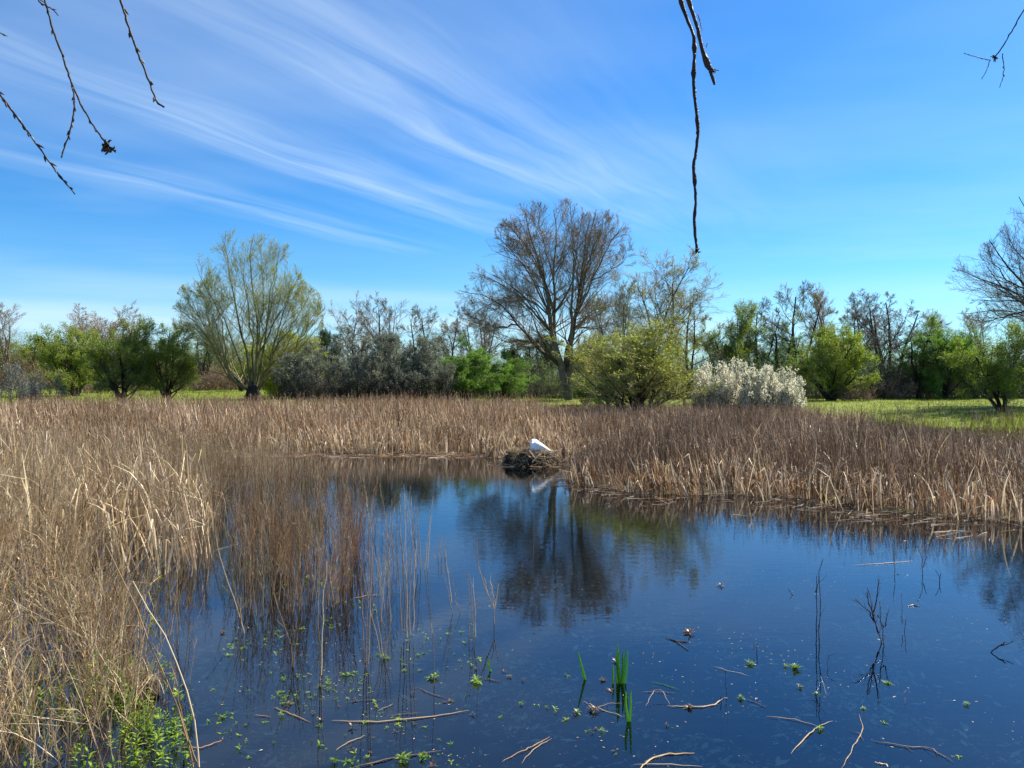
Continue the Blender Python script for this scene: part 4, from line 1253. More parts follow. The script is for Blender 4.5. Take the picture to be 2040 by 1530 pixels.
# low raft of matted reed at the far left water edge
rp = gp(385, 906)
mb = MB()
N = 420
P = np.stack([rng.normal(size=N) * .75, rng.normal(size=N) * .3, rng.uniform(0, .16, N)], 1)
D = unit(np.stack([rng.normal(size=N), rng.normal(size=N) * .4, rng.normal(size=N) * .10], 1))
lv = grow(P, D, rng.uniform(.3, 1.0, N), np.full(N, .010), 4, .08, 0)
tubes(mb, lv[0], lv[2], rng.uniform(0, 1, N), 3)
o = mb.build('reed_raft', [M['reed_straw']])
o.location = rp
tag(o, 'flat raft of matted dead reed on the water before the far bed, left', 'reed raft')

# ------------------------------------------------------------------ emergent stems
GD = 'dead stems standing in the open water'


def dead_plant(label, bpx, bpy, lines, r=.005, mat='wet_stem', twn=0, group=GD, cat='dead stem', name='dead_stem'):
    B = gp(bpx, bpy)
    mb = MB()
    for ln in lines:
        Q = np.array([at(x, y, B[1]) - B for x, y in ln])
        if abs(ln[0][1] - bpy) < 8:
            Q = np.concatenate([[Q[0] + np.array([0, 0, -.3])], Q])
        Q[1:, 1] += rng.normal() * .06 * np.linspace(0, 1, len(Q) - 1)
        # resample
        s = np.concatenate([[0], np.cumsum(np.linalg.norm(np.diff(Q, axis=0), axis=1))])
        K = 9
        tt = np.linspace(0, s[-1], K)
        Q = np.stack([np.interp(tt, s, Q[:, k]) for k in range(3)], 1)
        Q[1:-1] += rng.normal(size=(K - 2, 3)) * .004
        rad = np.linspace(r, r * .45, K)
        tubes(mb, Q, rad, rng.uniform(0, 1), 6)
        if twn:
            d = unit(np.concatenate([np.diff(Q, axis=0), Q[-1:] - Q[-2:-1]]))
            P, D, L, Rr = spawn((Q[None], d[None], rad[None]), np.array([.16]), twn, .35, 1, 12, 40, 1.0)
            l2 = grow(P, D, L, np.full(len(P), r * .4), 3, .06, .06)
            tubes(mb, l2[0], l2[2], rng.uniform(0, 1, len(P)), 3)
    o = mb.build(name, [M[mat]])
    o.location = B
    tag(o, label, cat, group)


dead_plant('pair of straight dark stems rising together from open water, right of centre', 1627, 1283, [[(1626, 1283), (1625, 1220), (1621, 1143)], [(1632, 1283), (1634, 1220), (1630, 1128), (1638, 1112)], [(1624, 1180), (1630, 1160)]], .006, twn=3)
dead_plant('bushy forked dark twig leaning left out of the water, right side', 1755, 1280, [[(1755, 1280), (1744, 1240), (1735, 1190), (1730, 1172)], [(1744, 1240), (1728, 1215), (1706, 1194)], [(1742, 1235), (1730, 1200), (1722, 1178)], [(1740, 1220), (1750, 1180), (1752, 1155)], [(1750, 1262), (1740, 1225)]], .007, twn=4)
dead_plant('upright twin tipped stem beside the bushy forked twig', 1761, 1287, [[(1761, 1287), (1761, 1245), (1762, 1204)], [(1760, 1250), (1748, 1225)], [(1763, 1248), (1768, 1222)]], .006, twn=3)
dead_plant('short thin fork of twig rising right of the bushy forked twig', 1802, 1256, [[(1802, 1256), (1798, 1238), (1790, 1222)], [(1800, 1246), (1796, 1222)]], .004)
dead_plant('single short vertical stem above right of the bushy forked twig', 1797, 1212, [[(1797, 1212), (1797, 1183)]], .004)
dead_plant('small dark angled twig alone on the blue water', 1580, 1186, [[(1580, 1186), (1571, 1174)], [(1580, 1186), (1576, 1180)]], .006)
dead_plant('thin upright stem near the far right reeds, tallest of its few', 1783, 1150, [[(1783, 1150), (1784, 1098)]], .006)
dead_plant('slender wavering twig close to the right reeds', 1838, 1146, [[(1838, 1146), (1840, 1115), (1832, 1090)], [(1839, 1130), (1846, 1108)]], .006)
dead_plant('leaning short twig pair at the right before the reeds', 1873, 1160, [[(1873, 1160), (1868, 1145), (1861, 1134)], [(1873, 1160), (1870, 1140)]], .006)
dead_plant('bent dark branch tip poking from the water at the right edge', 1971, 1300, [[(1971, 1300), (1992, 1287), (2018, 1277)], [(1985, 1291), (2005, 1279)]], .008)
dead_plant('stub of stem with drooping tip above the floating sprigs', 1509, 1300, [[(1509, 1300), (1508, 1274), (1500, 1280), (1497, 1292)]], .005)
dead_plant('curved thin wire like stem arching from the water right of the paired stems', 1650, 1332, [[(1650, 1332), (1647, 1322), (1655, 1309), (1668, 1303)]], .004)
dead_plant('short dark stub beside the tan floating stalk', 1437, 1399, [[(1437, 1399), (1434, 1386)]], .006)
dead_plant('straight thin stub just right of the tan floating stalk', 1449, 1390, [[(1449, 1390), (1449, 1340)]], .004)
dead_plant('thin stalk with pale tip in the right foreground', 1647, 1384, [[(1647, 1384), (1644, 1356)]], .003, 'stem_tan')
dead_plant('small broken stem standing at the lower right', 1803, 1400, [[(1803, 1400), (1800, 1388)]], .003, 'stem_tan')
dead_plant('thin twig pair before the right bed above the paired stems', 1680, 1062, [[(1680, 1062), (1678, 1040)], [(1672, 1062), (1670, 1045)]], .008)
# pale dead plants left of centre
GP_ = 'pale dead stems at the edge of the left stand'
dead_plant('Y shaped pale stem with one long tip reaching left, right edge of the stems', 984, 1243, [[(984, 1243), (985, 1212), (968, 1175), (953, 1120), (951, 1062)], [(985, 1212), (990, 1185), (993, 1165)], [(985, 1210), (980, 1170), (976, 1160)], [(970, 1180), (965, 1150)]], .006, 'stem_tan', 2, GP_)
dead_plant('thin broom of stems just left of the Y shaped stem', 944, 1268, [[(943, 1268), (941, 1200), (935, 1142)], [(947, 1262), (946, 1200), (943, 1150)], [(934, 1265), (937, 1200), (930, 1140)], [(945, 1240), (950, 1190)]], .0045, 'stem_tan', 3, GP_)
dead_plant('slanting pair of stems leaning left, left of the thin broom', 912, 1222, [[(918, 1222), (905, 1185), (900, 1160)], [(901, 1222), (895, 1180), (880, 1120)], [(900, 1200), (893, 1150), (887, 1090)]], .0045, 'stem_tan', 3, GP_)
dead_plant('single thin stem rising from the floating sprigs, below the slanting pair', 867, 1365, [[(867, 1365), (864, 1300), (862, 1225)]], .004, 'stem_tan', 3, GP_)
dead_plant('tallest pale stems in open water, a close group of five', 811, 1270, [[(811, 1270), (810, 1180), (806, 1040), (804, 965)], [(805, 1260), (806, 1180), (797, 1060), (793, 1000)], [(817, 1262), (816, 1170), (822, 1060), (818, 990)], [(800, 1250), (795, 1150), (788, 1040)], [(823, 1255), (825, 1170), (828, 1080)]], .005, 'stem_tan', 6, GP_)
dead_plant('slender group of stems behind and right of the tallest pale stems', 846, 1135, [[(846, 1135), (850, 1080), (862, 990)], [(838, 1130), (836, 1080), (830, 1010)], [(850, 1130), (855, 1080), (857, 1030)], [(833, 1125), (826, 1080), (822, 1030)]], .006, 'stem_tan', 5, GP_)
dead_plant('short upright tuft of stems in the water before the tree reflection', 882, 1110, [[(880, 1110), (878, 1070)], [(887, 1108), (889, 1075)], [(873, 1108), (874, 1080)]], .007, 'stem_tan', 2, GP_)
dead_plant('fan of fine stems spreading from a green tufted base', 763, 1312, [[(763, 1312), (758, 1260), (750, 1200)], [(765, 1312), (768, 1250), (770, 1200)], [(766, 1310), (776, 1260), (778, 1215)], [(760, 1312), (752, 1270), (738, 1220)]], .004, 'stem_tan', 3, GP_)
dead_plant('tall reddish stems left of the fine fan', 729, 1330, [[(729, 1330), (731, 1200), (733, 1080), (736, 1000)], [(733, 1322), (737, 1200), (740, 1090)], [(726, 1320), (722, 1200), (716, 1110)]], .005, 'stem_red', 6, GP_)
dead_plant('lone tall stem with its foot among the lower floating sprigs', 637, 1355, [[(637, 1355), (637, 1200), (641, 1060)], [(640, 1345), (643, 1220), (650, 1120)]], .005, 'stem_tan', 4, GP_)
dead_plant('forked pale stem with long arching side tip in the lower left', 583, 1330, [[(583, 1330), (580, 1280), (560, 1230), (545, 1180)], [(584, 1325), (588, 1290), (600, 1240)], [(580, 1290), (590, 1250)]], .006, 'stem_tan', 3, GP_)
dead_plant('two long pale stalks crossing in the lower left foreground', 395, 1528, [[(388, 1528), (352, 1400), (290, 1240), (215, 1080)], [(398, 1528), (385, 1420), (340, 1290), (262, 1160)], [(392, 1520), (365, 1440), (352, 1380)]], .006, 'reed_straw', 4, GP_)
dead_plant('leaning straw stalk with side shoots between foreground mass and stem stand', 487, 1262, [[(487, 1262), (470, 1200), (440, 1120), (430, 1065)], [(480, 1240), (478, 1190)]], .006, 'stem_tan', 3, GP_)
dead_plant('isolated hair thin stem before the reflection of the domed willow', 1063, 1110, [[(1063, 1110), (1063, 1020)]], .004, 'stem_tan', 0, GP_)

# ------------------------------------------------------------------ iris shoots
def iris(label, bpx, bpy, blds, name='iris_shoot'):
    B = gp(bpx, bpy)
    th = thing(name, label, 'iris', B, group='green iris shoots')
    for (x0, y0, x1, y1, w) in blds:
        p0, p1 = at(x0, y0, B[1]) - B, at(x1, y1, B[1]) - B
        K = 9
        t = np.linspace(0, 1, K)
        Q = p0 + (p1 - p0) * t[:, None]
        Q[:, 0] += (np.sin(t * np.pi) + t ** 2) * .014 * random.uniform(-1, 1)
        Q[:, 1] += random.uniform(-.03, .03) * t
        Q = np.concatenate([[Q[0] - np.array([0, 0, .25])], Q])
        wd = np.concatenate([[.8], np.sqrt(np.clip(1 - t ** 2.6, .0, 1)) * .95 + .05]) * w
        mb = MB()
        a = random.uniform(-.5, .5)
        # lens shaped cross section: a real blade with a mid rib
        n_ = len(Q)
        sx = np.array([math.cos(a), math.sin(a), 0])
        sy = np.array([-math.sin(a), math.cos(a), 0])
        v = np.stack([Q - sx * wd[:, None] / 2, Q - sy * wd[:, None] * .12, Q + sx * wd[:, None] / 2, Q + sy * wd[:, None] * .12], 1)
        i = np.arange(n_ - 1)[:, None] * 4
        s = np.arange(4)[None]
        f = np.stack([i + s, i + (s + 1) % 4, i + 4 + (s + 1) % 4, i + 4 + s], -1)
        mb.add(v, f, random.uniform(0, 1))
        mb.build('leaf', [M['iris']], th, smooth=False)


iris('tallest cluster of green iris blades in the foreground water', 1237, 1362, [(1229, 1352, 1230, 1278, .018), (1233, 1360, 1233, 1293, .024), (1237, 1366, 1238, 1298, .022), (1241, 1362, 1245, 1290, .014), (1245, 1364, 1249, 1294, .014), (1234, 1358, 1229, 1300, .018), (1221, 1354, 1219, 1326, .018)])
iris('single leaning iris blade left of the tallest cluster', 1165, 1354, [(1166, 1354, 1151, 1296, .022), (1164, 1352, 1164, 1330, .012)])
iris('pair of short iris blades nearest the camera, below the tallest cluster', 1253, 1438, [(1252, 1438, 1251, 1375, .022), (1255, 1436, 1256, 1372, .016)])
iris('small dull iris shoot half hidden beside brown sprigs, left of the leaning blade', 976, 1338, [(976, 1338, 977, 1312, .014), (978, 1336, 974, 1320, .012)])

# ------------------------------------------------------------------ floating sticks and stalks
GSK = 'stalks floating on the pond'


def stick(label, pl, w, mat='stick', rnd=.7, flat=.5, z=.006, group=GSK, name='floating_stalk', twn=0, lift=None):
    Q = np.array([gp(x, y) for x, y in pl])
    B = Q.mean(0)
    B[2] = 0
    if lift:
        for k, l in enumerate(lift):
            Q[k, 2] += l
    s = np.concatenate([[0], np.cumsum(np.linalg.norm(np.diff(Q, axis=0), axis=1))])
    K = max(8, len(pl) * 4)
    tt = np.linspace(0, s[-1], K)
    Q = np.stack([np.interp(tt, s, Q[:, k]) for k in range(3)], 1)
    Q[:, :2] += rng.normal(size=(K, 2)) * .003
    Q[:, 2] += z + rng.uniform(-.002, .004, K)
    t = np.linspace(-1, 1, K)
    rad = w * .36 * np.clip(1 - np.abs(t) ** 3 * .8, .12, 1) * (1 + .12 * rng.normal(size=K))
    mb = MB()
    tubes(mb, Q - B, rad, rnd, 7)
    v = mb.v[-1]
    zc_ = np.repeat((Q - B)[:, 2], 7)
    v[:, 2] = zc_ + (v[:, 2] - zc_) * flat
    if twn:
        d = unit(np.concatenate([np.diff(Q, axis=0), Q[-1:] - Q[-2:-1]]))
        P, D, L, Rr = spawn((Q[None] - B, d[None], rad[None]), np.array([.12]), twn, .1, 1, 30, 60, 1.0)
        D[:, 2] = np.abs(D[:, 2]) * .3
        l2 = grow(P, D, L, np.full(len(P), w * .2), 3, .1, 0)
        tubes(mb, l2[0], l2[2], rnd, 4)
    o = mb.build(name, [M[mat]])
    o.location = B
    tag(o, label, 'stalk', group)


stick('long tan curved stalk floating left of the iris, longest of all', [(660, 1437), (750, 1440), (850, 1430), (934, 1417)], .018, 'reed_straw', .55)
stick('dark thick stalk cut by the bottom edge, left of centre', [(700, 1532), (780, 1512), (880, 1497)], .018, 'stick', .5)
stick('thick pale bent stalk at the bottom edge below the iris', [(1270, 1535), (1300, 1512), (1330, 1504), (1384, 1502)], .022, 'reed_straw', .45)
stick('thin stalk crossing the thick pale bent stalk at the bottom edge', [(1262, 1525), (1310, 1524), (1400, 1529)], .010, 'reed_straw', .6)
stick('tan stalk with curved end floating right of the iris', [(1330, 1408), (1400, 1410), (1425, 1405), (1440, 1394)], .018, 'reed_straw', .55)
stick('broken dark twig with two arms floating above the iris to the right', [(1326, 1272), (1350, 1279), (1374, 1280)], .022, 'wet_stem', .6, .8)
stick('thin arm of broken dark twig pointing down right', [(1346, 1278), (1358, 1287), (1372, 1297)], .016, 'wet_stem', .6, .8)
stick('greenish curved stalk ending at a pale one, lower right', [(1527, 1429), (1580, 1434), (1630, 1448)], .010, 'stem_tan', .4)
stick('pale stick slanting up to the right, lower right', [(1576, 1502), (1605, 1470), (1630, 1448), (1660, 1438)], .012, 'reed_straw', .45)
stick('long grey peeled stick slanting steeply at the bottom edge, lower right', [(1676, 1532), (1698, 1492), (1720, 1455), (1712, 1424)], .011, 'stick', .95)
stick('brown forked twig lying flat at the lower right', [(1738, 1477), (1800, 1488), (1855, 1492), (1900, 1520)], .012, 'stick', .7, twn=3)
stick('straight dark stalk right of the paired sprigs, lower middle', [(1484, 1394), (1505, 1401), (1525, 1410)], .010, 'wet_stem', .8)
stick('thin pale straw lying across the blue water right of the iris', [(1424, 1330), (1455, 1338), (1494, 1348)], .006, 'reed_straw', .9)
stick('green tipped blade lying left above the tan stalk', [(1296, 1360), (1325, 1366), (1353, 1376)], .010, 'iris', .2)
stick('thin stalk lying level between iris and tan stalk', [(1278, 1380), (1310, 1379), (1345, 1382)], .007, 'stick', .9)
stick('folded pale stalk arching over the water right of the iris', [(1286, 1410), (1303, 1390), (1318, 1388), (1336, 1406)], .009, 'stick', .9, lift=[0, .05, .05, 0])
stick('short stalk piece floating below the sprigs, centre', [(962, 1353), (980, 1356), (997, 1359)], .012, 'stick', .6)
stick('orange brown split stalk slanting left at the bottom centre', [(1000, 1520), (1030, 1502), (1062, 1488), (1095, 1470)], .012, 'reed_rust', .5)
stick('thin straw crossing the orange brown split stalk', [(1040, 1522), (1065, 1492), (1100, 1472)], .008, 'reed_straw', .5)
stick('thin brown stalk running from sprigs towards the iris, left of it', [(1160, 1398), (1190, 1412), (1225, 1424), (1245, 1430)], .010, 'stem_tan', .5)
stick('short brown stalk joining sprigs and iris blades', [(1190, 1410), (1215, 1403), (1240, 1402)], .007, 'stem_tan', .3)
stick('rusty straight stalk floating in the lower left water', [(545, 1410), (580, 1425), (618, 1440)], .013, 'reed_rust', .55)
stick('rusty bent stalk at the lower left near the green sprigs', [(352, 1490), (400, 1492), (440, 1478), (447, 1470)], .012, 'reed_rust', .6)
stick('short rusty stalk left of the straight rusty one', [(505, 1426), (530, 1428), (540, 1430)], .010, 'reed_rust', .5)
stick('curved tan stalk at bottom edge lower left', [(668, 1497), (690, 1482), (730, 1466)], .010, 'reed_straw', .4)
stick('long brown stalk slanting among green sprigs left of centre', [(830, 1370), (860, 1384), (890, 1392)], .010, 'stick', .6)
stick('thin brown stalk below the green sprigs, left of centre', [(752, 1418), (775, 1408), (785, 1404)], .009, 'stick', .8)
stick('rusty reed piece floating against the tall reddish stems', [(703, 1193), (730, 1188), (757, 1186)], .018, 'reed_rust', .5)
stick('orange reed piece floating among the left stems', [(295, 1170), (310, 1155), (325, 1146)], .03, 'reed_rust', .6)
stick('long thin stalk floating far out before the right reeds', [(1700, 1127), (1750, 1124), (1820, 1118)], .018, 'stick', .8)
stick('pale reed blade floating at the far right margin', [(1855, 1061), (1900, 1058), (1935, 1060)], .025, 'reed_straw', .8)
stick('dark leaf shaped scrap floating right of the bushy twig', [(1808, 1208), (1822, 1206), (1832, 1209)], .03, 'wet_stem', .9)
stick('pale curled stalk end at the bottom edge, far lower right', [(1742, 1521), (1765, 1524), (1770, 1530)], .014, 'reed_straw', .9)
stick('thin stalk slanting near the bottom right twigs', [(1690, 1455), (1710, 1462), (1722, 1478)], .006, 'stick', .5)
stick('brown stalk lying among sprigs left of the orange split stalk', [(690, 1400), (720, 1396), (760, 1396)], .008, 'stick', .5)
stick('narrow stalk floating just above the long tan curved stalk', [(772, 1427), (800, 1424), (840, 1422)], .007, 'stick', .7)

# litter of broken reed along the right margin
mb = MB()
ed = np.array([(1.2, 19.3), (1.9, 17.9), (3.0, 16.6), (5.8, 16.5), (6.3, 15.2), (7.4, 14.1), (9.0, 13.3), (12.5, 12.8)])
N = 1000
i = rng.integers(0, len(ed) - 1, N)
t = rng.uniform(0, 1, N)[:, None]
P = ed[i] * (1 - t) + ed[i + 1] * t + np.stack([rng.normal(size=N) * .3, rng.normal(size=N) * .9 + .35], 1)
P = P[rng.uniform(-.7, .6, len(P)) < wob(P[:, 0] * 1.2, P[:, 1] * 1.2)]
N = len(P)
P[:, 1] -= .2 + .5 * wob(P[:, 0] * 1.6, P[:, 0] * .3, 1.2)
az = rng.normal(size=N) * .5 + (rng.uniform(0, 1, N) < .5) * np.pi
D = np.stack([np.cos(az), np.sin(az), rng.normal(size=N) * .05], 1)
lv = grow(np.stack([P[:, 0], P[:, 1], np.full(N, .008)], 1), unit(D), rng.uniform(.10, .6, N), np.full(N, .005), 4, .08, 0)
lv[0][:, :, 2] = np.clip(lv[0][:, :, 2], .002, .12)
tubes(mb, lv[0], lv[2], rng.uniform(0, 1, N), 3, 0)
N = 700
P = np.stack([rng.uniform(-16, 1.2, N), 25.6 + rng.normal(size=N) * .45], 1)
az = rng.normal(size=N) * .4
lv = grow(np.stack([P[:, 0], P[:, 1], np.full(N, .01)], 1), unit(np.stack([np.cos(az), np.sin(az), rng.normal(size=N) * .05], 1)), rng.uniform(.2, .8, N), np.full(N, .009), 4, .08, 0)
lv[0][:, :, 2] = np.clip(lv[0][:, :, 2], .002, .12)
tubes(mb, lv[0], lv[2], rng.uniform(0, 1, N), 3, 0)
tag(mb.build('reed_litter', [M['reed_rust']]), 'broken dead reed litter floating along the bed margins', 'reed litter', kind='stuff')

# ------------------------------------------------------------------ water plants
def sprig(mb, c, size, rise, mat, nl=None, r=None):
    nl = nl or random.choice((3, 4, 5, 6, 8, 11))
    size *= random.choice((.6, .8, 1, 1, 1.35))
    rise = rise - random.choice((0, 0, .02, .04)) * (rise < .05)
    r = rng.uniform(0, 1) if r is None else r
    a0 = random.uniform(0, 6.28)
    base = np.array(c)
    top = base + np.array([random.uniform(-.2, .2) * size, random.uniform(-.2, .2) * size, rise])
    tubes(mb, np.array([base - np.array([0, 0, .12]), base, top]), np.array([.002, .002, .0015]), r, 3, mat)
    pts, wid, sd = [], [], []
    for k in range(nl):
        a = a0 + k * 2.4
        el = random.uniform(-.05, .5) + .5 * (k / nl)
        L = size * random.uniform(.45, .75) * (1 - .4 * k / nl)
        o0 = base + (top - base) * (.35 + .65 * k / nl)
        d = np.array([math.cos(a) * math.cos(el), math.sin(a) * math.cos(el), math.sin(el)])
        p1 = o0 + d * L * .5
        p2 = o0 + d * L + np.array([0, 0, -L * .15])
        pts.append([o0, p1, p2])
        wid.append([.12 * L, random.uniform(.22, .40) * L, .04 * L])
        sd.append([-math.sin(a), math.cos(a), 0])
    ribbons(mb, np.array(pts), np.array(wid), np.array(sd), np.clip(r + rng.normal(size=nl) * .15, 0, 1), mat)


mb = MB()
MW = [M['weed'], M['weed_red']]
def scatter(poly, n, smin, smax, rmin, rmax, redp=.1, cl=.4):
    P = sample_poly(pxpoly(poly), 400, cl, 2.5)
    P = P[rng.permutation(len(P))[:n]]
    for p_ in P:
        sprig(mb, (p_[0], p_[1], 0), random.uniform(smin, smax), random.uniform(rmin, rmax), 1 if random.random() < redp else 0)
scatter([(-200, 1330), (330, 1330), (380, 1400), (390, 1540), (-200, 1600)], 650, .04, .095, .04, .20)
scatter([(200, 1380), (380, 1370), (400, 1450), (230, 1480)], 90, .04, .085, .04, .12)
scatter([(380, 1370), (560, 1380), (700, 1350), (960, 1320), (930, 1400), (700, 1470), (720, 1535), (400, 1535)], 230, .025, .065, .003, .03, .15, .15)
scatter([(430, 1250), (700, 1230), (950, 1240), (980, 1330), (700, 1360), (560, 1370), (400, 1350)], 200, .025, .065, .003, .02, .1, .15)
scatter([(440, 1110), (700, 1110), (760, 1220), (480, 1260)], 110, .04, .08, .005, .03, .05, .2)
scatter([(700, 1400), (1240, 1400), (1300, 1535), (700, 1535)], 70, .03, .06, .002, .02, .3, .1)
scatter([(0, 1150), (330, 1150), (330, 1340), (0, 1340)], 120, .05, .09, .03, .1, .05)
tag(mb.build('water_weed', MW, smooth=False), 'bright green leafy sprigs floating among the left stems', 'water weed', kind='stuff')

mb = MB()
sprigs = [
    ('sprig', 'brown tipped sprig floating highest, above the broken dark twig', 1372, 1262, .10, 1), ('sprig', 'green sprig of the trio right of the drooping stub', 1582, 1330, .11, 0),
    ('sprig', 'smaller green sprig left of the trio', 1565, 1328, .07, 0), ('sprig', 'green sprig floating below the hooked stub', 1496, 1324, .08, 0),
    ('sprig', 'sprig in the middle right foreground, upper of two', 1595, 1370, .07, 1), ('sprig', 'sprig in the middle right foreground, lower of two', 1631, 1382, .08, 0),
    ('sprig', 'yellow green sprig right below the bushy forked twig', 1767, 1362, .07, 0), ('sprig', 'sprig at the end of the dark straight stalk', 1476, 1392, .08, 0),
    ('sprig', 'dark sprig on the tan stalk right of the iris', 1374, 1411, .09, 1), ('sprig', 'sprig above the long peeled stick', 1722, 1413, .07, 0),
    ('sprig', 'green sprig right of the long peeled stick', 1763, 1442, .08, 0), ('sprig', 'green sprig on the greenish curved stalk', 1632, 1456, .07, 0),
    ('sprig', 'brownish sprig alone below the tan stalk', 1331, 1448, .08, 1), ('sprig', 'green sprig near the far lower right corner', 1906, 1508, .08, 0),
    ('sprig', 'flat green sprig at the right edge', 1925, 1404, .08, 0), ('sprig', 'brown sprig left of the tallest iris cluster, nearest it', 1219, 1316, .07, 1),
    ('sprig', 'dark sprig midway between leaning iris and tallest cluster', 1203, 1356, .07, 1), ('sprig', 'brown sprig below left of the tallest cluster', 1217, 1376, .08, 1),
    ('sprig', 'large brown sprig where two stalks meet left below the iris', 1184, 1418, .10, 1), ('sprig', 'bright green sprig below the large brown sprig', 1192, 1456, .08, 0),
    ('sprig', 'dark upright sprig at the right end of the green sprigs', 1043, 1355, .07, 1), ('sprig', 'small dark sprig left of the dark upright one', 1012, 1350, .06, 1),
    ('sprig', 'red brown sprig left of the short floating stalk piece', 1000, 1338, .05, 1), ('sprig', 'dark sprig above the long tan curved stalk', 896, 1397, .10, 1),
    ('sprig', 'sprig with yellow leaves left of the leaning iris blade', 1131, 1347, .07, 0), ('sprig', 'rich green sprig at the bottom edge beside the dark thick stalk', 803, 1516, .12, 0),
    ('sprig', 'rich green sprig at the bottom edge, second right of the dark thick stalk', 840, 1512, .12, 0), ('sprig', 'green sprig in the bright patch left of centre', 857, 1352, .12, 0),
    ('sprig', 'green sprig right of the bright patch left of centre', 948, 1358, .12, 0), ('sprig', 'green sprig high on the water left of the Y shaped stem', 1435, 1167, .10, 1)]
for nm, lb, x, y, s_, mt in sprigs:
    mb = MB()
    for q_ in range(3):
        sprig(mb, (random.uniform(-.35, .35) * s_ * (q_ > 0), random.uniform(-.35, .35) * s_ * (q_ > 0), 0), s_ * (1 - .25 * q_), s_ * .25, 0, 10, random.uniform(0, .9))
    o = mb.build('water_sprig', [MW[mt]], smooth=False)
    o.location = gp(x, y)
    if lb.endswith('Y shaped stem'):
        lb = 'small dark sprig far out between the domed willow reflection and paired stems'
    tag(o, lb, 'water plant', 'sprigs floating on open water')

TB = gp(275, 1385)
th = thing('grass_tussock', 'dark root tussock with yellow green grass among the left foreground stems', 'tussock', TB)
mb = MB()
K, Sg = 8, 24
v = [(math.cos(s / Sg * 6.2832) * .20 * math.cos(k / (K - 1) * 1.5) * (1 + .15 * math.sin(s * 1.3 + k)) + random.uniform(-.01, .01),
      math.sin(s / Sg * 6.2832) * .17 * math.cos(k / (K - 1) * 1.5) * (1 + .15 * math.sin(s * 1.1)) + random.uniform(-.01, .01), -.12 + .24 * math.sin(k / (K - 1) * 1.57)) for k in range(K) for s in range(Sg)]
mb.add(v, [(k * Sg + s, k * Sg + (s + 1) % Sg, (k + 1) * Sg + (s + 1) % Sg, (k + 1) * Sg + s) for k in range(K - 1) for s in range(Sg)], .4)
mb.build('root_mound', M['nest'], th)
mb = MB()
P = rng.normal(size=(170, 2)) * np.array([.13, .08])
blades(mb, P, rng.uniform(.08, .30, 170), .006, 0, .6, 1.3, .3, z=np.full(170, .05))
mb.build('grass_blades', [M['stem_tan'], M['weed']], th)

# submerged weed and fallen leaf scraps beneath the surface
mb = MB()
for poly, n, zlo in ((pxpoly([(350, 1240), (2300, 1230), (2300, 1600), (350, 1600)]), 13000, -.13), (pxpoly([(1000, 1130), (2200, 1110), (2300, 1240), (900, 1260)]), 2600, -.12)):
    P = sample_poly(poly, 1400, .12, 1.6)
    P = P[rng.permutation(len(P))[:n]]
    N = len(P)
    a = rng.uniform(0, 6.28, N)
    L = rng.uniform(.02, .05, N) * (1 + 1.5 * (rng.uniform(0, 1, N) > .85))
    d = np.stack([np.cos(a), np.sin(a), rng.normal(size=N) * .2], 1)
    b0 = np.stack([P[:, 0], P[:, 1], rng.uniform(zlo, -.02, N)], 1)
    pts = np.stack([b0, b0 + d * L[:, None] * .5, b0 + d * L[:, None]], 1)
    ribbons(mb, pts, np.stack([L * .1, L * .45, L * .05], 1), np.stack([-np.sin(a), np.cos(a), 0 * a], 1), rng.uniform(0, 1, N), 0)
tag(mb.build('sunken_weed', [mat_ramp('sunken', [(.16, .22, .08), (.40, .44, .24), (.70, .70, .50)], 0, .8, .1)], smooth=False), 'pale scraps of submerged weed under the clear water', 'sunken weed', kind='stuff')

# dust, seed fluff and scraps lying on the surface film
mb = MB()
for poly, n in ((pxpoly([(350, 1250), (2300, 1250), (2300, 1600), (350, 1600)]), 600), (pxpoly([(600, 1060), (2200, 1060), (2300, 1250), (500, 1250)]), 450), (pxpoly([(1150, 980), (2150, 1040), (2200, 1090), (1150, 1040)]), 900)):
    P = sample_poly(poly, 500, -.1, 1.1)
    P = P[rng.permutation(len(P))[:n]]
    N = len(P)
    a = rng.uniform(0, 6.28, N)
    L = rng.uniform(.004, .02, N) * (1 + 2.0 * (rng.uniform(0, 1, N) > .985))
    d = np.stack([np.cos(a), np.sin(a), 0 * a], 1)
    b0 = np.stack([P[:, 0], P[:, 1], np.full(N, .003)], 1)
    ribbons(mb, np.stack([b0, b0 + d * L[:, None] * .5, b0 + d * L[:, None]], 1), np.stack([L * .2, L * .4, L * .1], 1), np.stack([-np.sin(a), np.cos(a), 0 * a], 1), rng.uniform(0, 1, N), 0)
tag(mb.build('surface_scraps', [M['stem_tan']], smooth=False), 'tiny pale scraps of dead plant floating on the water film', 'floating scraps', kind='stuff')

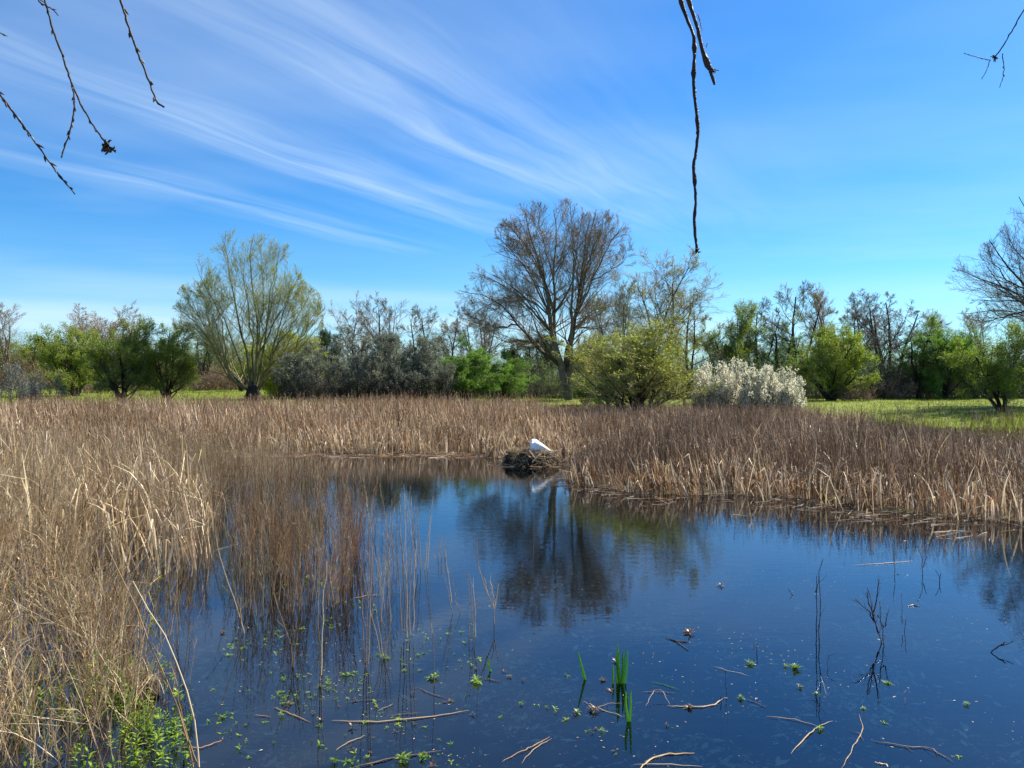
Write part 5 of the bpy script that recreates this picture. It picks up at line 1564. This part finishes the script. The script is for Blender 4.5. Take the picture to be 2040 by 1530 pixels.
# ------------------------------------------------------------------ hanging twigs overhead
def hang(label, Y, lines, buds, rpx, group='bare twigs hanging from above', clus=None, knots=0, lean=0.0, extend=.5):
    B = at(*lines[0][0], Y)
    th = thing('hanging_twig', label, 'twig', B, group=group)
    mb = MB()
    allp = []
    k = Y / F
    for li, ln in enumerate(lines):
        Q = np.array([at(x, y, Y) - B for x, y in ln])
        if ln[0][1] <= 2 and extend:      # carries on upwards out of the view
            d = unit(Q[0] - Q[1])
            Q = np.concatenate([[Q[0] + d * extend], Q])
        s = np.concatenate([[0], np.cumsum(np.linalg.norm(np.diff(Q, axis=0), axis=1))])
        K = max(24, int(s[-1] / .012))
        tt = np.linspace(0, s[-1], K)
        Q = np.stack([np.interp(tt, s, Q[:, j]) for j in range(3)], 1)
        for _ in range(3):
            Q[1:-1] = (Q[:-2] + 2 * Q[1:-1] + Q[2:]) / 4
        Q[1:-1] += rng.normal(size=(K - 2, 3)) * k * .5
        Q[:, 1] += .06 * np.sin(tt * 3 + li) + lean * tt
        r0, r1 = rpx if not isinstance(rpx, list) else rpx[li]
        rad = np.linspace(r0, r1, K) * k * (1 + .10 * rng.normal(size=K))
        if knots:
            for _ in range(int(s[-1] * knots)):
                c_ = rng.integers(2, K - 2)
                rad[c_ - 1:c_ + 2] *= np.array([1.12, 1.3, 1.12])
        tubes(mb, Q, rad, rng.uniform(0, 1), 8)
        allp.append(Q)
    mb.build('stem', [M['hang']], th)
    for (li, n, L, w) in buds:
        Q = allp[li]
        for b_ in range(n):
            t = .12 + .86 * (b_ + random.uniform(.1, .9)) / n
            i = min(len(Q) - 2, int(t * (len(Q) - 1)))
            d = unit(Q[i + 1] - Q[i])
            sdv = unit(np.cross(d, rng.normal(size=3)))
            sdv = unit(sdv * np.array([1, .5, 1]))
            dd = unit(d + sdv * random.uniform(.15, .5))
            l = L * k * random.uniform(.7, 1.2)
            m2 = MB()
            tubes(m2, np.array([Q[i], Q[i] + dd * l * .3, Q[i] + dd * l * .65, Q[i] + dd * l]) + sdv * k * .6, np.array([.4, 1, .8, .08]) * w * k, random.random(), 6)
            m2.build('bud', [M['hangbud'] if random.random() < .55 else M['hang']], th)
    if clus:
        li, t, size = clus
        Q = allp[li]
        c_ = Q[min(len(Q) - 1, int(t * (len(Q) - 1)))]
        m2 = MB()
        for _ in range(26):
            d = unit(rng.normal(size=3) + (0, 0, -.2))
            e = unit(rng.normal(size=3))
            s_ = size * k * random.uniform(.35, .6)
            tubes(m2, np.array([c_, c_ + d * s_, c_ + d * s_ * 1.5 + e * s_ * .5, c_ + d * s_ * 1.6 + e * s_ * .95]), np.array([.14, .24, .2, .05]) * size * k * .6, random.random(), 5)
        m2.build('dried_cluster', [M['hang']], th)
    return th


hang('forked hanging twig with a dried brown cluster at its tip, upper left', 2.3,
     [[(70, 0), (82, 45), (100, 85), (112, 125), (125, 153), (150, 205), (180, 250), (213, 290)], [(125, 153), (127, 185), (125, 215), (115, 255), (103, 290), (99, 303)], [(72, 0), (92, 8), (104, 18)]],
     [(0, 14, 12, 1.9), (1, 9, 12, 1.9)], [(2.6, 1.7), (1.9, 1.3), (2, 1)], clus=(0, 1, 17))
hang('short twig stub with hooked tip crossing the top left edge beside the forked twig', 2.3, [[(60, -30), (75, 2), (90, 9), (103, 17), (108, 25)]], [(0, 3, 8, 1.6)], (1.8, 1.0), extend=0)
hang('budded twig with upturned tip hanging right of the forked twig', 2.2, [[(225, 0), (237, 40), (250, 75), (262, 105), (275, 135), (288, 165), (299, 195), (306, 203), (315, 204)]], [(0, 13, 15, 2.6)], (3.2, 1.9))
hang('budded twig slanting in from the left edge', 2.2, [[(-60, 120), (-20, 170), (0, 196), (20, 227), (45, 265), (72, 305), (100, 345), (126, 377)]], [(0, 17, 15, 2.2)], (2.6, 1.4), extend=0)
hang('thick knobbly twig hanging far down right of centre', 1.7,
     [[(1377, 0), (1386, 25), (1398, 52), (1395, 110), (1393, 150), (1398, 210), (1401, 250), (1396, 285), (1387, 330), (1391, 385), (1385, 440), (1388, 500)]],
     [(0, 16, 8, 3.2)], (4.3, 2.6), knots=26, clus=(0, 1, 7))
hang('shorter thick twig with blunt split tip crossing behind the long knobbly one', 1.75,
     [[(1392, 0), (1402, 30), (1408, 60), (1417, 95), (1428, 120), (1436, 150)], [(1428, 118), (1438, 121), (1444, 122)], [(1402, 5), (1407, 25), (1410, 40)], [(1411, 83), (1408, 92)]],
     [(0, 5, 8, 2.4)], [(4.0, 3.2), (1.2, .8), (1.0, .7), (.6, .5)], knots=30, clus=(0, .95, 11))
hang('thin twig with three spreading tips and dark knot, upper right', 2.0,
     [[(2080, -40), (2040, 28), (2026, 58), (2010, 88), (1998, 104)], [(1998, 104), (1972, 97), (1945, 88)], [(1998, 104), (1990, 125), (1979, 143)], [(2001, 104), (2002, 130), (1998, 150), (1987, 177)]],
     [(3, 2, 6, 1.5)], [(1.5, 1.2), (1.0, .7), (.8, .6), (.9, .6)], clus=(0, 1, 7), extend=0)
hang('tip of a dark budded twig just entering at the left edge', 2.2, [[(-50, 30), (-15, 55), (2, 66)]], [(0, 4, 9, 1.6)], (1.6, 1.1), extend=0)

print('objects', len(bpy.data.objects), 'faces', sum(len(m.polygons) for m in bpy.data.meshes))
